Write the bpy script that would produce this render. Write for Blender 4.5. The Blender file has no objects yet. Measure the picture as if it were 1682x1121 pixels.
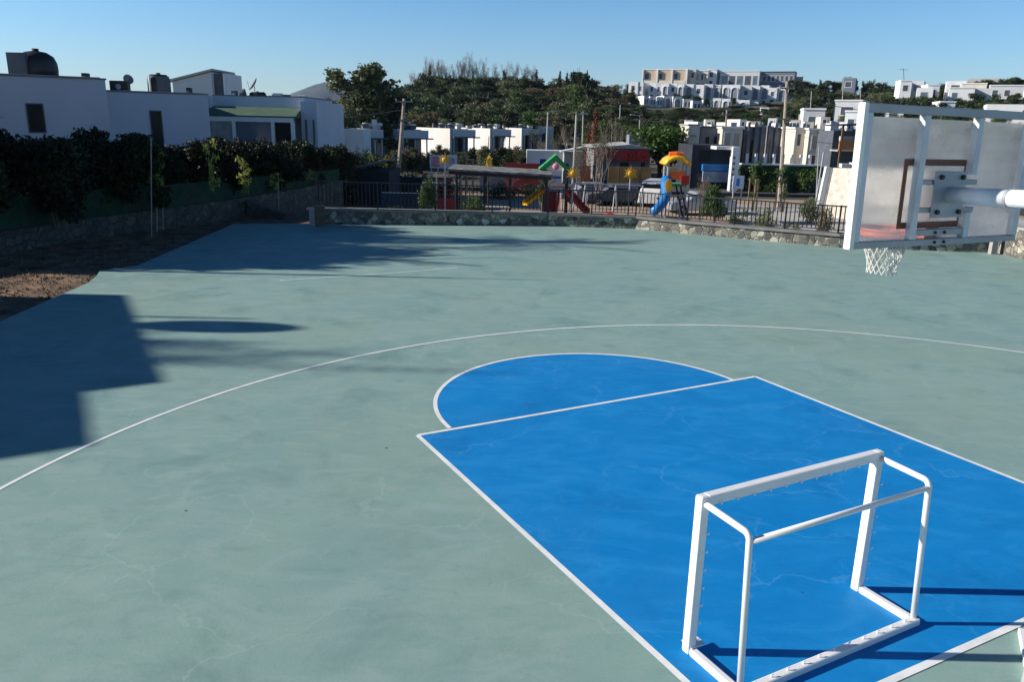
import bpy, math, random
import numpy as np
from mathutils import Vector, Matrix
sc = bpy.context.scene
COL = sc.collection
R = math.radians
# ------------------------------------------------------------------ camera
FPX, PITCH, ROLL, CZ = 1293.08, 0.270449, 0.021260, 3.647
fw = Vector((0, math.cos(PITCH), -math.sin(PITCH)))
rt0 = Vector((1, 0, 0)); up0 = rt0.cross(fw)
rt = rt0 * math.cos(ROLL) + up0 * math.sin(ROLL)
up = up0 * math.cos(ROLL) - rt0 * math.sin(ROLL)
cam = bpy.data.cameras.new("camera"); co = bpy.data.objects.new("camera", cam); COL.objects.link(co)
M = Matrix((rt, up, -fw)).transposed().to_4x4(); M.translation = (0, 0, CZ)
co.matrix_world = M
cam.sensor_width = 36; cam.lens = FPX / 1682 * 36; cam.clip_start = .05; cam.clip_end = 9000
sc.camera = co
# ------------------------------------------------------------------ world, sun, exposure
SUN_EL, SUN_AZ = R(24), R(-90)          # azimuth from +Y, sun on the left
w = bpy.data.worlds.new("World"); sc.world = w; w.use_nodes = True
nt = w.node_tree; bg = nt.nodes["Background"]
sky = nt.nodes.new("ShaderNodeTexSky"); sky.sky_type = 'NISHITA'; sky.sun_disc = False
sky.sun_elevation = SUN_EL; sky.sun_rotation = SUN_AZ
sky.air_density = 1.0; sky.dust_density = 0.2; sky.ozone_density = 1.6; sky.altitude = 0
tm = nt.nodes.new("ShaderNodeMix"); tm.data_type = 'RGBA'; tm.blend_type = 'MULTIPLY'; tm.inputs[0].default_value = 1; tm.inputs[7].default_value = (.72, 1.0, 1.42, 1)
tcw = nt.nodes.new("ShaderNodeTexCoord"); sx = nt.nodes.new("ShaderNodeSeparateXYZ"); nt.links.new(tcw.outputs["Generated"], sx.inputs[0])
rp = nt.nodes.new("ShaderNodeValToRGB"); nt.links.new(sx.outputs[2], rp.inputs[0])
for i, (p_, c_) in enumerate(((0.0, (.84, 1.05, 1.44)), (.12, (.67, 1.05, 1.46)), (.34, (.32, .76, 1.18)), (.75, (.03, .17, .42)))):
    el_ = rp.color_ramp.elements[i] if i < 2 else rp.color_ramp.elements.new(p_); el_.position = p_; el_.color = (*c_, 1)
nt.links.new(rp.outputs[0], tm.inputs[7])
nt.links.new(sky.outputs[0], tm.inputs[6]); nt.links.new(tm.outputs[2], bg.inputs[0]); bg.inputs[1].default_value = 0.07
sd = bpy.data.lights.new("sun", 'SUN'); sd.energy = 5.0; sd.angle = R(0.5); sd.color = (1.0, .94, .86)
so = bpy.data.objects.new("sun", sd); COL.objects.link(so)
sv = Vector((math.sin(SUN_AZ) * math.cos(SUN_EL), math.cos(SUN_AZ) * math.cos(SUN_EL), math.sin(SUN_EL)))
so.rotation_euler = sv.to_track_quat('Z', 'Y').to_euler()
sc.view_settings.view_transform = 'Standard'; sc.view_settings.look = 'None'
sc.view_settings.exposure = 0.52; sc.view_settings.gamma = 1

# ------------------------------------------------------------------ pixel <-> place helpers (pixels of the 1682 px photograph)
def ray(u, v): return rt * (u - 841) + up * (560.5 - v) + fw * FPX
def at(u, v, Y):
    d = ray(u, v); return Vector((0, 0, CZ)) + d * (Y / d.y)
def gr(u, v, z=0.):
    d = ray(u, v); return Vector((0, 0, CZ)) + d * ((z - CZ) / d.z)
def sc_(Y): return Y / FPX           # metres per photo pixel at depth Y (roughly)

# ------------------------------------------------------------------ materials
MT = {}
def mat(name, c, rough=.7, var=.18, scale=3., bump=0., metal=0., c2=None, detail=4, transl=0., emit=0, alpha=1, spec=.4, coord='Object'):
    if name in MT: return MT[name]
    m = bpy.data.materials.new(name); m.use_nodes = True; t = m.node_tree; N = t.nodes; L = t.links
    b = N["Principled BSDF"]; b.inputs["Roughness"].default_value = rough; b.inputs["Metallic"].default_value = metal
    b.inputs["Specular IOR Level"].default_value = spec
    tc = N.new("ShaderNodeTexCoord"); n = N.new("ShaderNodeTexNoise"); n.inputs["Scale"].default_value = scale; n.inputs["Detail"].default_value = detail
    L.new(tc.outputs[coord], n.inputs["Vector"])
    r = N.new("ShaderNodeValToRGB"); r.color_ramp.elements[0].position = .3; r.color_ramp.elements[1].position = .72
    a = [x * (1 - var) for x in c]; d = c2 or [min(1, x * (1 + var)) for x in c]
    r.color_ramp.elements[0].color = (*a, 1); r.color_ramp.elements[1].color = (*d, 1)
    L.new(n.outputs[0], r.inputs[0]); L.new(r.outputs[0], b.inputs["Base Color"])
    if bump:
        bp = N.new("ShaderNodeBump"); bp.inputs["Strength"].default_value = bump; bp.inputs["Distance"].default_value = .02
        L.new(n.outputs[0], bp.inputs["Height"]); L.new(bp.outputs[0], b.inputs["Normal"])
    if transl:
        tr = N.new("ShaderNodeBsdfTranslucent"); L.new(r.outputs[0], tr.inputs[0]); mx = N.new("ShaderNodeMixShader"); mx.inputs[0].default_value = transl
        L.new(b.outputs[0], mx.inputs[1]); L.new(tr.outputs[0], mx.inputs[2]); L.new(mx.outputs[0], N["Material Output"].inputs[0])
    if alpha < 1: b.inputs["Alpha"].default_value = alpha
    MT[name] = m; return m

def leafmat(name, c, c2, transl=.25):
    if name in MT: return MT[name]
    m = bpy.data.materials.new(name); m.use_nodes = True; t = m.node_tree; N = t.nodes; L = t.links
    b = N["Principled BSDF"]; b.inputs["Roughness"].default_value = .55; b.inputs["Specular IOR Level"].default_value = .3
    g = N.new("ShaderNodeNewGeometry"); oi = N.new("ShaderNodeObjectInfo")
    ad = N.new("ShaderNodeMath"); ad.operation = 'MULTIPLY_ADD'; ad.inputs[1].default_value = .45
    ml = N.new("ShaderNodeMath"); ml.operation = 'MULTIPLY'; ml.inputs[1].default_value = .55
    L.new(oi.outputs["Random"], ml.inputs[0]); L.new(g.outputs["Random Per Island"], ad.inputs[0]); L.new(ml.outputs[0], ad.inputs[2])
    r = N.new("ShaderNodeValToRGB"); r.color_ramp.elements[0].color = (*c, 1); r.color_ramp.elements[1].color = (*c2, 1)
    L.new(ad.outputs[0], r.inputs[0]); L.new(r.outputs[0], b.inputs["Base Color"])
    tr = N.new("ShaderNodeBsdfTranslucent"); L.new(r.outputs[0], tr.inputs[0]); mx = N.new("ShaderNodeMixShader"); mx.inputs[0].default_value = transl
    L.new(b.outputs[0], mx.inputs[1]); L.new(tr.outputs[0], mx.inputs[2]); L.new(mx.outputs[0], N["Material Output"].inputs[0])
    MT[name] = m; return m

def courtmat(name, base, alt, dark, vein, blotch, warm):
    m = bpy.data.materials.new(name); m.use_nodes = True; t = m.node_tree; N = t.nodes; L = t.links
    b = N["Principled BSDF"]; b.inputs["Roughness"].default_value = .62; b.inputs["Specular IOR Level"].default_value = .25
    geo = N.new("ShaderNodeTexCoord")
    def noise(s, d=5, dist=0., rough=.55, stretch=None):
        n = N.new("ShaderNodeTexNoise"); n.inputs["Scale"].default_value = s; n.inputs["Detail"].default_value = d; n.inputs["Distortion"].default_value = dist; n.inputs["Roughness"].default_value = rough
        if stretch:
            mp = N.new("ShaderNodeMapping"); mp.inputs["Scale"].default_value = stretch[0]; mp.inputs["Rotation"].default_value = (0, 0, stretch[1]); L.new(geo.outputs["Object"], mp.inputs[0]); L.new(mp.outputs[0], n.inputs["Vector"])
        else: L.new(geo.outputs["Object"], n.inputs["Vector"])
        return n
    def ramp(src, p0, p1, v0=0, v1=1):
        r = N.new("ShaderNodeMapRange"); r.interpolation_type = 'SMOOTHSTEP'; r.inputs[1].default_value = p0; r.inputs[2].default_value = p1; r.inputs[3].default_value = v0; r.inputs[4].default_value = v1
        L.new(src, r.inputs[0]); return r.outputs[0]
    def mix(f, a, bb):
        x = N.new("ShaderNodeMix"); x.data_type = 'RGBA'
        if isinstance(f, float): x.inputs[0].default_value = f
        else: L.new(f, x.inputs[0])
        for i, q in ((6, a), (7, bb)):
            if isinstance(q, tuple): x.inputs[i].default_value = (*q, 1)
            else: L.new(q, x.inputs[i])
        return x.outputs[2]
    def mul(a, bb):
        x = N.new("ShaderNodeMath"); x.operation = 'MULTIPLY'; L.new(a, x.inputs[0])
        if isinstance(bb, float): x.inputs[1].default_value = bb
        else: L.new(bb, x.inputs[1])
        return x.outputs[0]
    c = mix(ramp(noise(.33, 6, .6).outputs[0], .35, .68), base, alt)
    c = mix(mul(ramp(noise(1.1, 6, 1.5, .6, ((1, 2.2, 1), .5)).outputs[0], .42, .66), .8), c, blotch)
    c = mix(mul(ramp(noise(.8, 7, .4, .65).outputs[0], .5, .72), .75), c, dark)
    c = mix(mul(ramp(noise(.23, 5, .6).outputs[0], .48, .64), .35), c, warm)
    # roller and brush streaks
    c = mix(mul(ramp(noise(3.2, 6, .5, .6, ((.8, 5, 1), .12)).outputs[0], .54, .85), .2), c, vein)
    c = mix(mul(ramp(noise(1.5, 7, .8, .65, ((1.2, 3, 1), -.2)).outputs[0], .54, .74), .4), c, dark)
    c = mix(mul(ramp(noise(60, 4, 0, .7).outputs[0], .4, .7), .22), c, dark)
    c = mix(mul(ramp(noise(5.5, 8, .3, .72).outputs[0], .56, .72), .35), c, dark)
    c = mix(mul(ramp(noise(4., 8, 1.2, .75).outputs[0], .6, .74), .4), c, vein)
    # healed cracks: warped cell edges, only in patches
    wn = noise(1.6, 4); v = N.new("ShaderNodeTexVoronoi"); v.feature = 'DISTANCE_TO_EDGE'; v.inputs["Scale"].default_value = .85
    va = N.new("ShaderNodeVectorMath"); va.operation = 'MULTIPLY_ADD'; va.inputs[1].default_value = (.9, .9, .9); L.new(wn.outputs["Color"], va.inputs[0]); L.new(geo.outputs["Object"], va.inputs[2]); L.new(va.outputs[0], v.inputs["Vector"])
    crack = mul(ramp(v.outputs[0], .0, .02, 1, 0), ramp(noise(.55, 3).outputs[0], .44, .6))
    c = mix(mul(crack, .36), c, vein)
    # small dark specks
    v2 = N.new("ShaderNodeTexVoronoi"); v2.inputs["Scale"].default_value = 1.1; v2.inputs["Randomness"].default_value = 1; L.new(geo.outputs["Object"], v2.inputs["Vector"])
    c = mix(mul(mul(ramp(v2.outputs["Distance"], .012, .026, 1, 0), ramp(noise(.9, 2).outputs[0], .42, .5)), .8), c, (.015, .02, .02))
    v3 = N.new("ShaderNodeTexVoronoi"); v3.inputs["Scale"].default_value = .45; L.new(geo.outputs["Object"], v3.inputs["Vector"])
    c = mix(mul(mul(ramp(v3.outputs["Distance"], .02, .1, 1, 0), ramp(noise(.7, 2).outputs[0], .5, .6)), .6), c, dark)
    L.new(c, b.inputs["Base Color"])
    bp = N.new("ShaderNodeBump"); bp.inputs["Strength"].default_value = .12; bp.inputs["Distance"].default_value = .01
    L.new(noise(30, 4).outputs[0], bp.inputs["Height"]); L.new(bp.outputs[0], b.inputs["Normal"])
    L.new(ramp(noise(1.7, 4).outputs[0], .3, .7, .5, .75), b.inputs["Roughness"])
    MT[name] = m; return m

def stonemat(name, cols, mortar, scale=3.2, mw=.06):
    m = bpy.data.materials.new(name); m.use_nodes = True; t = m.node_tree; N = t.nodes; L = t.links
    b = N["Principled BSDF"]; b.inputs["Roughness"].default_value = .85
    tc = N.new("ShaderNodeTexCoord"); n = N.new("ShaderNodeTexNoise"); n.inputs["Scale"].default_value = 2.5
    L.new(tc.outputs["Object"], n.inputs["Vector"])
    va = N.new("ShaderNodeVectorMath"); va.operation = 'MULTIPLY_ADD'; va.inputs[1].default_value = (.25, .25, .25); L.new(n.outputs["Color"], va.inputs[0]); L.new(tc.outputs["Object"], va.inputs[2])
    v = N.new("ShaderNodeTexVoronoi"); v.inputs["Scale"].default_value = scale; L.new(va.outputs[0], v.inputs["Vector"])
    e = N.new("ShaderNodeTexVoronoi"); e.feature = 'DISTANCE_TO_EDGE'; e.inputs["Scale"].default_value = scale; L.new(va.outputs[0], e.inputs["Vector"])
    r = N.new("ShaderNodeValToRGB"); el = r.color_ramp.elements
    while len(el) < len(cols): el.new(.5)
    for i, cc in enumerate(cols): el[i].position = i / (len(cols) - 1); el[i].color = (*cc, 1)
    sp = N.new("ShaderNodeSeparateColor"); L.new(v.outputs["Color"], sp.inputs[0]); L.new(sp.outputs[0], r.inputs[0])
    mr = N.new("ShaderNodeMapRange"); mr.inputs[1].default_value = 0; mr.inputs[2].default_value = mw; L.new(e.outputs[0], mr.inputs[0])
    n2 = N.new("ShaderNodeTexNoise"); n2.inputs["Scale"].default_value = 14; n2.inputs["Detail"].default_value = 5; L.new(tc.outputs["Object"], n2.inputs["Vector"])
    mx = N.new("ShaderNodeMix"); mx.data_type = 'RGBA'; mx.inputs[6].default_value = (*mortar, 1); L.new(mr.outputs[0], mx.inputs[0]); L.new(r.outputs[0], mx.inputs[7])
    m2 = N.new("ShaderNodeMix"); m2.data_type = 'RGBA'; m2.blend_type = 'MULTIPLY'; m2.inputs[0].default_value = .6; L.new(mx.outputs[2], m2.inputs[6])
    rr = N.new("ShaderNodeValToRGB"); rr.color_ramp.elements[0].position = .3; rr.color_ramp.elements[0].color = (.45, .45, .45, 1); rr.color_ramp.elements[1].position = .65; L.new(n2.outputs[0], rr.inputs[0]); L.new(rr.outputs[0], m2.inputs[7])
    L.new(m2.outputs[2], b.inputs["Base Color"])
    bp = N.new("ShaderNodeBump"); bp.inputs["Strength"].default_value = .9; bp.inputs["Distance"].default_value = .05; L.new(mr.outputs[0], bp.inputs["Height"]); L.new(bp.outputs[0], b.inputs["Normal"])
    MT[name] = m; return m

green = courtmat("court green paint", (.245, .375, .325), (.218, .342, .318), (.155, .262, .235), (.35, .465, .415), (.285, .395, .36), (.27, .355, .28))
blue = courtmat("key blue paint", (.002, .208, .53), (.003, .222, .555), (.002, .155, .42), (.09, .33, .66), (.012, .255, .60), (.03, .21, .50))
line_m = mat("line paint", (.80, .81, .78), .6, .12, 6., detail=8)
white_m = mat("white enamel", (.80, .79, .77), .32, .05, 4., spec=.5)
steel = mat("galvanised steel", (.36, .37, .40), .5, .12, 9., metal=.3)
plaster = mat("white render", (.70, .70, .70), .85, .06, .5, detail=8)
house_w = mat("white render shade tint", (.50, .53, .60), .85, .06, .5, detail=8)  # white walls of the near houses, their bluish shade put into the colour
plaster2 = mat("grey white render", (.56, .565, .57), .85, .08, .6, detail=8)
cream = mat("cream render", (.62, .56, .46), .85, .1, .6, detail=8)
beige = mat("beige render", (.47, .38, .28), .85, .1, .5, detail=8)
concrete = mat("concrete", (.33, .32, .30), .9, .2, 1.3, bump=.3, detail=8)
slate = mat("dark cladding", (.085, .095, .115), .7, .2, 1.2)
slate2 = mat("blue grey cladding", (.16, .18, .22), .7, .15, 1.2)
glass = mat("window glass", (.008, .010, .014), .3, .3, .8, spec=.18)
glassb = mat("tinted glass", (.10, .13, .17), .15, .3, .6, spec=.8)
curtain = mat("curtain behind glass", (.30, .30, .29), .5, .3, 3.)
black = mat("black plastic", (.018, .019, .022), .5, .3, 2.)
iron = mat("black iron", (.022, .02, .02), .55, .3, 8.)
wood = mat("weathered timber", (.16, .10, .06), .8, .3, 6., bump=.3)
woodl = mat("pale timber", (.36, .25, .14), .8, .25, 6.)
brown = mat("painted brown target", (.20, .075, .045), .6, .2, 6.)
orange = mat("orange enamel", (.90, .15, .03), .4, .12, 6.)
red = mat("red plastic", (.55, .03, .025), .4, .15, 3.)
redb = mat("red banner", (.50, .05, .04), .7, .3, .8)
yellow = mat("yellow plastic", (.80, .42, .02), .4, .15, 3.)
greenp = mat("green plastic", (.03, .30, .07), .45, .2, 3.)
bluep = mat("blue plastic", (.02, .18, .48), .4, .15, 3.)
bluef = mat("blue fabric", (.02, .055, .22), .7, .2, 2.)
pink = mat("pink plastic", (.72, .28, .36), .5, .15, 3.)
roofgreen = mat("green roof sheet", (.075, .13, .085), .7, .2, 2.)
netm = mat("green shade net", (.012, .045, .025), .9, .3, 3., alpha=.93)
soil = mat("dry soil", (.10, .06, .035), .95, .5, 2.2, bump=1., c2=(.27, .17, .10), detail=12)
sand = mat("playground sand", (.36, .27, .20), .95, .25, .8, bump=.3, detail=10)
grassg = mat("rough ground", (.05, .055, .03), .95, .4, .12, bump=.4, c2=(.12, .105, .07), detail=12)
asphalt = mat("asphalt", (.06, .06, .062), .9, .2, .8, detail=10)
paving = mat("pale paving", (.42, .40, .37), .9, .15, 1., detail=8)
rock = mat("mountain scrub haze tint", (.055, .08, .10), .95, .3, .006, c2=(.09, .115, .135), detail=12)  # blue of the distant haze mixed into the scrub colour
bark = mat("bark", (.13, .10, .075), .9, .3, 8., bump=.4)
barkp = mat("pale branches", (.26, .22, .19), .9, .25, 8.)
polem = mat("weathered pole", (.34, .28, .22), .85, .2, 5.)
polec = mat("concrete pole", (.38, .37, .35), .85, .15, 5.)
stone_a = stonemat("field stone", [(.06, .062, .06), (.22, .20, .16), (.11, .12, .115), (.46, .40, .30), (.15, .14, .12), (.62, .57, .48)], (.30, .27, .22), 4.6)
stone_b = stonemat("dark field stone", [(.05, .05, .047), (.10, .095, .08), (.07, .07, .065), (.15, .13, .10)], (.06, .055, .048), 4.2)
L_dark = leafmat("dark leaves", (.014, .028, .010), (.05, .075, .024))
L_mid = leafmat("mid green leaves", (.028, .065, .014), (.11, .16, .04))
L_olive = leafmat("olive leaves", (.045, .065, .024), (.16, .18, .08))
L_brown = leafmat("dry leaves", (.08, .07, .035), (.18, .145, .08))
L_twig = leafmat("pinkish brown twigs", (.14, .11, .095), (.26, .20, .175))
L_red = leafmat("reddish leaves", (.14, .035, .018), (.28, .10, .04))
L_yel = leafmat("yellow green leaves", (.14, .18, .03), (.42, .42, .08), .35)
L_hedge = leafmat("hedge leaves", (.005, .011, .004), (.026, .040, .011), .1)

# ------------------------------------------------------------------ mesh builder
class MB:
    def __init__(s): s.v = []; s.f = []
    def add(s, vs, fs):
        n = len(s.v); s.v += [tuple(x) for x in vs]; s.f += [tuple(i + n for i in f) for f in fs]; return s
    def box(s, x0, x1, y0, y1, z0, z1, M=None):
        vs = [Vector(p) for p in ((x0, y0, z0), (x1, y0, z0), (x1, y1, z0), (x0, y1, z0), (x0, y0, z1), (x1, y0, z1), (x1, y1, z1), (x0, y1, z1))]
        if M: vs = [M @ p for p in vs]
        return s.add(vs, [(3, 2, 1, 0), (4, 5, 6, 7), (0, 1, 5, 4), (1, 2, 6, 5), (2, 3, 7, 6), (3, 0, 4, 7)])
    def beam(s, a, b, w, h=None, upv=(0, 0, 1)):
        a, b = Vector(a), Vector(b); h = h or w; d = (b - a).normalized(); upv = Vector(upv)
        if abs(d.dot(upv)) > .98: upv = Vector((0, 1, 0))
        x = d.cross(upv).normalized() * w / 2; y = x.cross(d).normalized() * h / 2
        vs = [p + q for p in (a, b) for q in (x + y, -x + y, -x - y, x - y)]
        return s.add(vs, [(3, 2, 1, 0), (4, 5, 6, 7), (0, 1, 5, 4), (1, 2, 6, 5), (2, 3, 7, 6), (3, 0, 4, 7)])
    def tube(s, pts, r, n=8, r2=None, cap=True):
        pts = [Vector(p) for p in pts]; rings = []; m = len(pts); ref = None
        for i, p in enumerate(pts):
            d = (pts[min(i + 1, m - 1)] - pts[max(i - 1, 0)]).normalized()
            if ref is None: ref = Vector((0, 0, 1)) if abs(d.z) < .9 else Vector((1, 0, 0))
            x = (ref - d * ref.dot(d)).normalized(); ref = x; y = d.cross(x)
            rr = r if r2 is None else r + (r2 - r) * i / (m - 1)
            rings.append([p + x * (rr * math.cos(2 * math.pi * k / n)) + y * (rr * math.sin(2 * math.pi * k / n)) for k in range(n)])
        fs = []
        for i in range(m - 1):
            for k in range(n): fs.append((i * n + k, i * n + (k + 1) % n, (i + 1) * n + (k + 1) % n, (i + 1) * n + k))
        if cap: fs += [tuple(range(n - 1, -1, -1)), tuple((m - 1) * n + k for k in range(n))]
        return s.add([p for rg in rings for p in rg], fs)
    def prism(s, poly, z0, z1):
        n = len(poly); vs = [(x, y, z0) for x, y in poly] + [(x, y, z1) for x, y in poly]
        fs = [tuple(range(n - 1, -1, -1)), tuple(range(n, 2 * n))] + [(i, (i + 1) % n, n + (i + 1) % n, n + i) for i in range(n)]
        return s.add(vs, fs)
    def lathe(s, prof, n=20, c=(0, 0, 0), ax='z'):
        vs = []
        for r, z in prof:
            for k in range(n):
                a = 2 * math.pi * k / n; q = (r * math.cos(a), r * math.sin(a), z)
                if ax == 'x': q = (q[2], q[0], q[1])
                if ax == 'y': q = (q[0], q[2], q[1])
                vs.append((q[0] + c[0], q[1] + c[1], q[2] + c[2]))
        fs = [(i * n + k, i * n + (k + 1) % n, (i + 1) * n + (k + 1) % n, (i + 1) * n + k) for i in range(len(prof) - 1) for k in range(n)]
        fs += [tuple(range(n - 1, -1, -1)), tuple((len(prof) - 1) * n + k for k in range(n))]
        return s.add(vs, fs)
    def ribbon(s, pts, w, z, closed=False):
        pts = [Vector((p[0], p[1])) for p in pts]; L_, R_ = [], []; n = len(pts)
        for i in range(n):
            if closed: a, b = pts[i - 1], pts[(i + 1) % n]
            else: a, b = pts[max(i - 1, 0)], pts[min(i + 1, n - 1)]
            d = (b - a).normalized(); q = Vector((-d.y, d.x)) * w / 2
            L_.append((*(pts[i] + q), z)); R_.append((*(pts[i] - q), z))
        m = n if closed else n - 1
        return s.add(L_ + R_, [(n + i, n + (i + 1) % n, (i + 1) % n, i) for i in range(m)])
    def mesh(s, name):
        me = bpy.data.meshes.new(name); me.from_pydata(s.v, [], s.f); me.validate(); me.update(); return me
    def build(s, name, m, parent=None, smooth=False, bevel=0, loc=None):
        me = s.mesh(name)
        if smooth: me.polygons.foreach_set("use_smooth", [True] * len(me.polygons))
        me.materials.append(m); o = bpy.data.objects.new(name, me); COL.objects.link(o)
        if parent: o.parent = parent
        if loc is not None: o.location = loc
        if bevel:
            b = o.modifiers.new("b", 'BEVEL'); b.width = bevel; b.segments = 2; b.limit_method = 'ANGLE'
        return o
def B(*a, **k): return MB().box(*a, **k)
def tag(o, label=None, cat=None, group=None, kind=None):
    if label: o['label'] = label
    if cat: o['category'] = cat
    if group: o['group'] = group
    if kind: o['kind'] = kind
    return o
def empty(name, loc, label, cat, group=None, rz=0):
    o = bpy.data.objects.new(name, None); COL.objects.link(o); o.location = loc; o.rotation_euler = (0, 0, rz); o.empty_display_size = .3
    return tag(o, label, cat, group)
def kids(o): return [c for c in bpy.data.objects if c.parent == o]
def copy_tree(o, parent=None, loc=None, rz=None, sc3=None):
    c = o.copy(); COL.objects.link(c); c.parent = parent
    if loc is not None: c.location = loc
    if rz is not None: c.rotation_euler = (0, 0, rz)
    if sc3 is not None: c.scale = sc3
    for ch in kids(o): copy_tree(ch, c)
    return c
def struct(o, label=None): return tag(o, label, kind='structure')

# ------------------------------------------------------------------ terrain
CREST = [(-900, 196), (300, 197), (480, 196), (560, 180), (640, 163), (720, 152), (900, 148), (1000, 158), (1060, 160), (1180, 160), (1300, 155), (1400, 163), (1480, 172), (1540, 164), (1600, 150), (1682, 138), (1900, 120), (2600, 110)]
def smooth(t): t = max(0., min(1., t)); return t * t * (3 - 2 * t)
def terr(X, Y):
    u = 841 + X / max(Y, 1) * FPX / .9637
    v = CREST[0][1]
    for (a, va), (b, vb) in zip(CREST, CREST[1:]):
        if a <= u <= b: v = va + (vb - va) * smooth((u - a) / (b - a)); break
        if u > b: v = vb
    hz = 202 + (u - 841) * .0212
    zc = max(0, (hz - v)) / FPX * 270 * .965 + 1.
    z = .1 + (zc + .6) * smooth((Y - 105) / 165.) if Y < 270 else .1 + zc - min(1, (Y - 270) / 400) * (zc - 2.) 
    return z - 1.8 + .8 * smooth((Y - 60) / 40)
def build_terrain():
    mb = MB(); ys = [18, 27.5] + list(np.linspace(33, 60, 8)) + list(np.linspace(66, 330, 56)) + [360, 400, 460, 550, 700, 1000, 1600, 3000, 6000]
    us = np.linspace(-1.9, 1.9, 150); n = len(us)
    rng = random.Random(3)
    for Y in ys:
        for t in us:
            X = t * Y; z = terr(X, Y)
            if Y > 120: z += rng.uniform(-.25, .25)
            mb.v.append((X, Y, z))
    mb.f = [(j * n + i, j * n + i + 1, (j + 1) * n + i + 1, (j + 1) * n + i) for j in range(len(ys) - 1) for i in range(n - 1)]
    return mb.build("terrain", grassg, smooth=True)
struct(build_terrain())
# soil round the court
g0 = MB(); nx, ny = 60, 46; rng = random.Random(5)
for j in range(ny + 1):
    for i in range(nx + 1):
        X = -60 + 53.2 * i / nx; Y = -12 + 43.5 * j / ny
        z = -.09 + rng.uniform(-.02, .02)
        g0.v.append((X, Y, z))
g0.f = [(j * (nx + 1) + i, j * (nx + 1) + i + 1, (j + 1) * (nx + 1) + i + 1, (j + 1) * (nx + 1) + i) for j in range(ny) for i in range(nx)]
struct(g0.build("ground", soil, smooth=True))
# clods of earth in the planting strip
def clods():
    rng = random.Random(8); mb = MB()
    for _ in range(5200):
        x = rng.uniform(-13.6, -9.7); y = rng.uniform(13, 27.5); r = rng.uniform(.01, .04) * (1.7 if rng.random() < .06 else 1)
        z = -.08 + r * .3; k = 5
        vs = [(x + r * rng.uniform(.6, 1.1) * math.cos(a), y + r * rng.uniform(.6, 1.1) * math.sin(a), z - r * .3) for a in [2 * math.pi * i / k for i in range(k)]] + [(x + rng.uniform(-.3, .3) * r, y, z + r * rng.uniform(.4, .8))]
        mb.add(vs, [(i, (i + 1) % k, k) for i in range(k)])
    o = mb.build("soil_clods", soil); tag(o, kind='stuff', label='loose brown earth clods along the left edge of the court', cat='soil')
clods()

# ------------------------------------------------------------------ the court
WL = [gr(522, 369), gr(900, 372), gr(1045, 377), gr(1130, 385), gr(1380, 408), gr(1640, 417)]
court_poly = [(-9.0, -4), (-9.25, 13.7), (-9.52, 17.3), (-9.75, 18.1), (-10.0, 18.75), (-9.45, 19.5), (-9.95, 27.95)] + [(p.x, p.y + .25) for p in WL] + [(22, 20), (22, -4)]
court = struct(MB().prism(court_poly[::-1], -.9, 0).build("sports_court", green))
A_ = Vector((-1.11, 8.81)); Bc = Vector((3.71, 11.41)); d1 = Vector((2.335, -4.244)); d2 = Vector((1.866, -3.575)); b0 = Vector((2.63, 4.596)); db = Vector((.886, .464))
def isect(p, d, q, e):
    t = ((q.x - p.x) * e.y - (q.y - p.y) * e.x) / (d.x * e.y - d.y * e.x); return p + d * t
Cc = isect(A_, d1, b0, db); Dc = isect(Bc, d2, b0, db)
arcc = Vector((1.278, 10.159)); ar = 2.30
def arcpts(c, r, a0, a1, n, rf=lambda a: 0): return [(c.x + (r + rf(a)) * math.cos(R(a)), c.y + (r + rf(a)) * math.sin(R(a))) for a in np.linspace(a0, a1, n)]
half = arcpts(arcc, ar, 27.5, 208.5, 60)
key = MB().add([(p[0], p[1], .002) for p in [Cc, Dc, Bc, A_]], [(0, 1, 2, 3)]).add([(p[0], p[1], .002) for p in half], [tuple(range(60))])
key.build("key_paint", blue, court)
MB().ribbon([Cc, A_], .055, .0035).build("key_line", line_m, court)
MB().ribbon([Bc, Dc], .055, .0035).build("key_line", line_m, court)
MB().ribbon([A_, Bc], .055, .0045).build("free_throw_line", line_m, court)
MB().ribbon(half, .055, .004).build("free_throw_arc", line_m, court)
MB().ribbon([b0 - db * 9, b0 + db * 11], .06, .005).build("baseline", line_m, court)
c3 = Vector((3.863, 5.447))
MB().ribbon(arcpts(c3, 9.132, 8, 200, 160), .05, .0035).build("three_point_line", line_m, court)
MB().ribbon([gr(460, 461), gr(560, 454.5), gr(640, 449), gr(752, 440)], .045, .0035).build("court_line", line_m, court)

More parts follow.
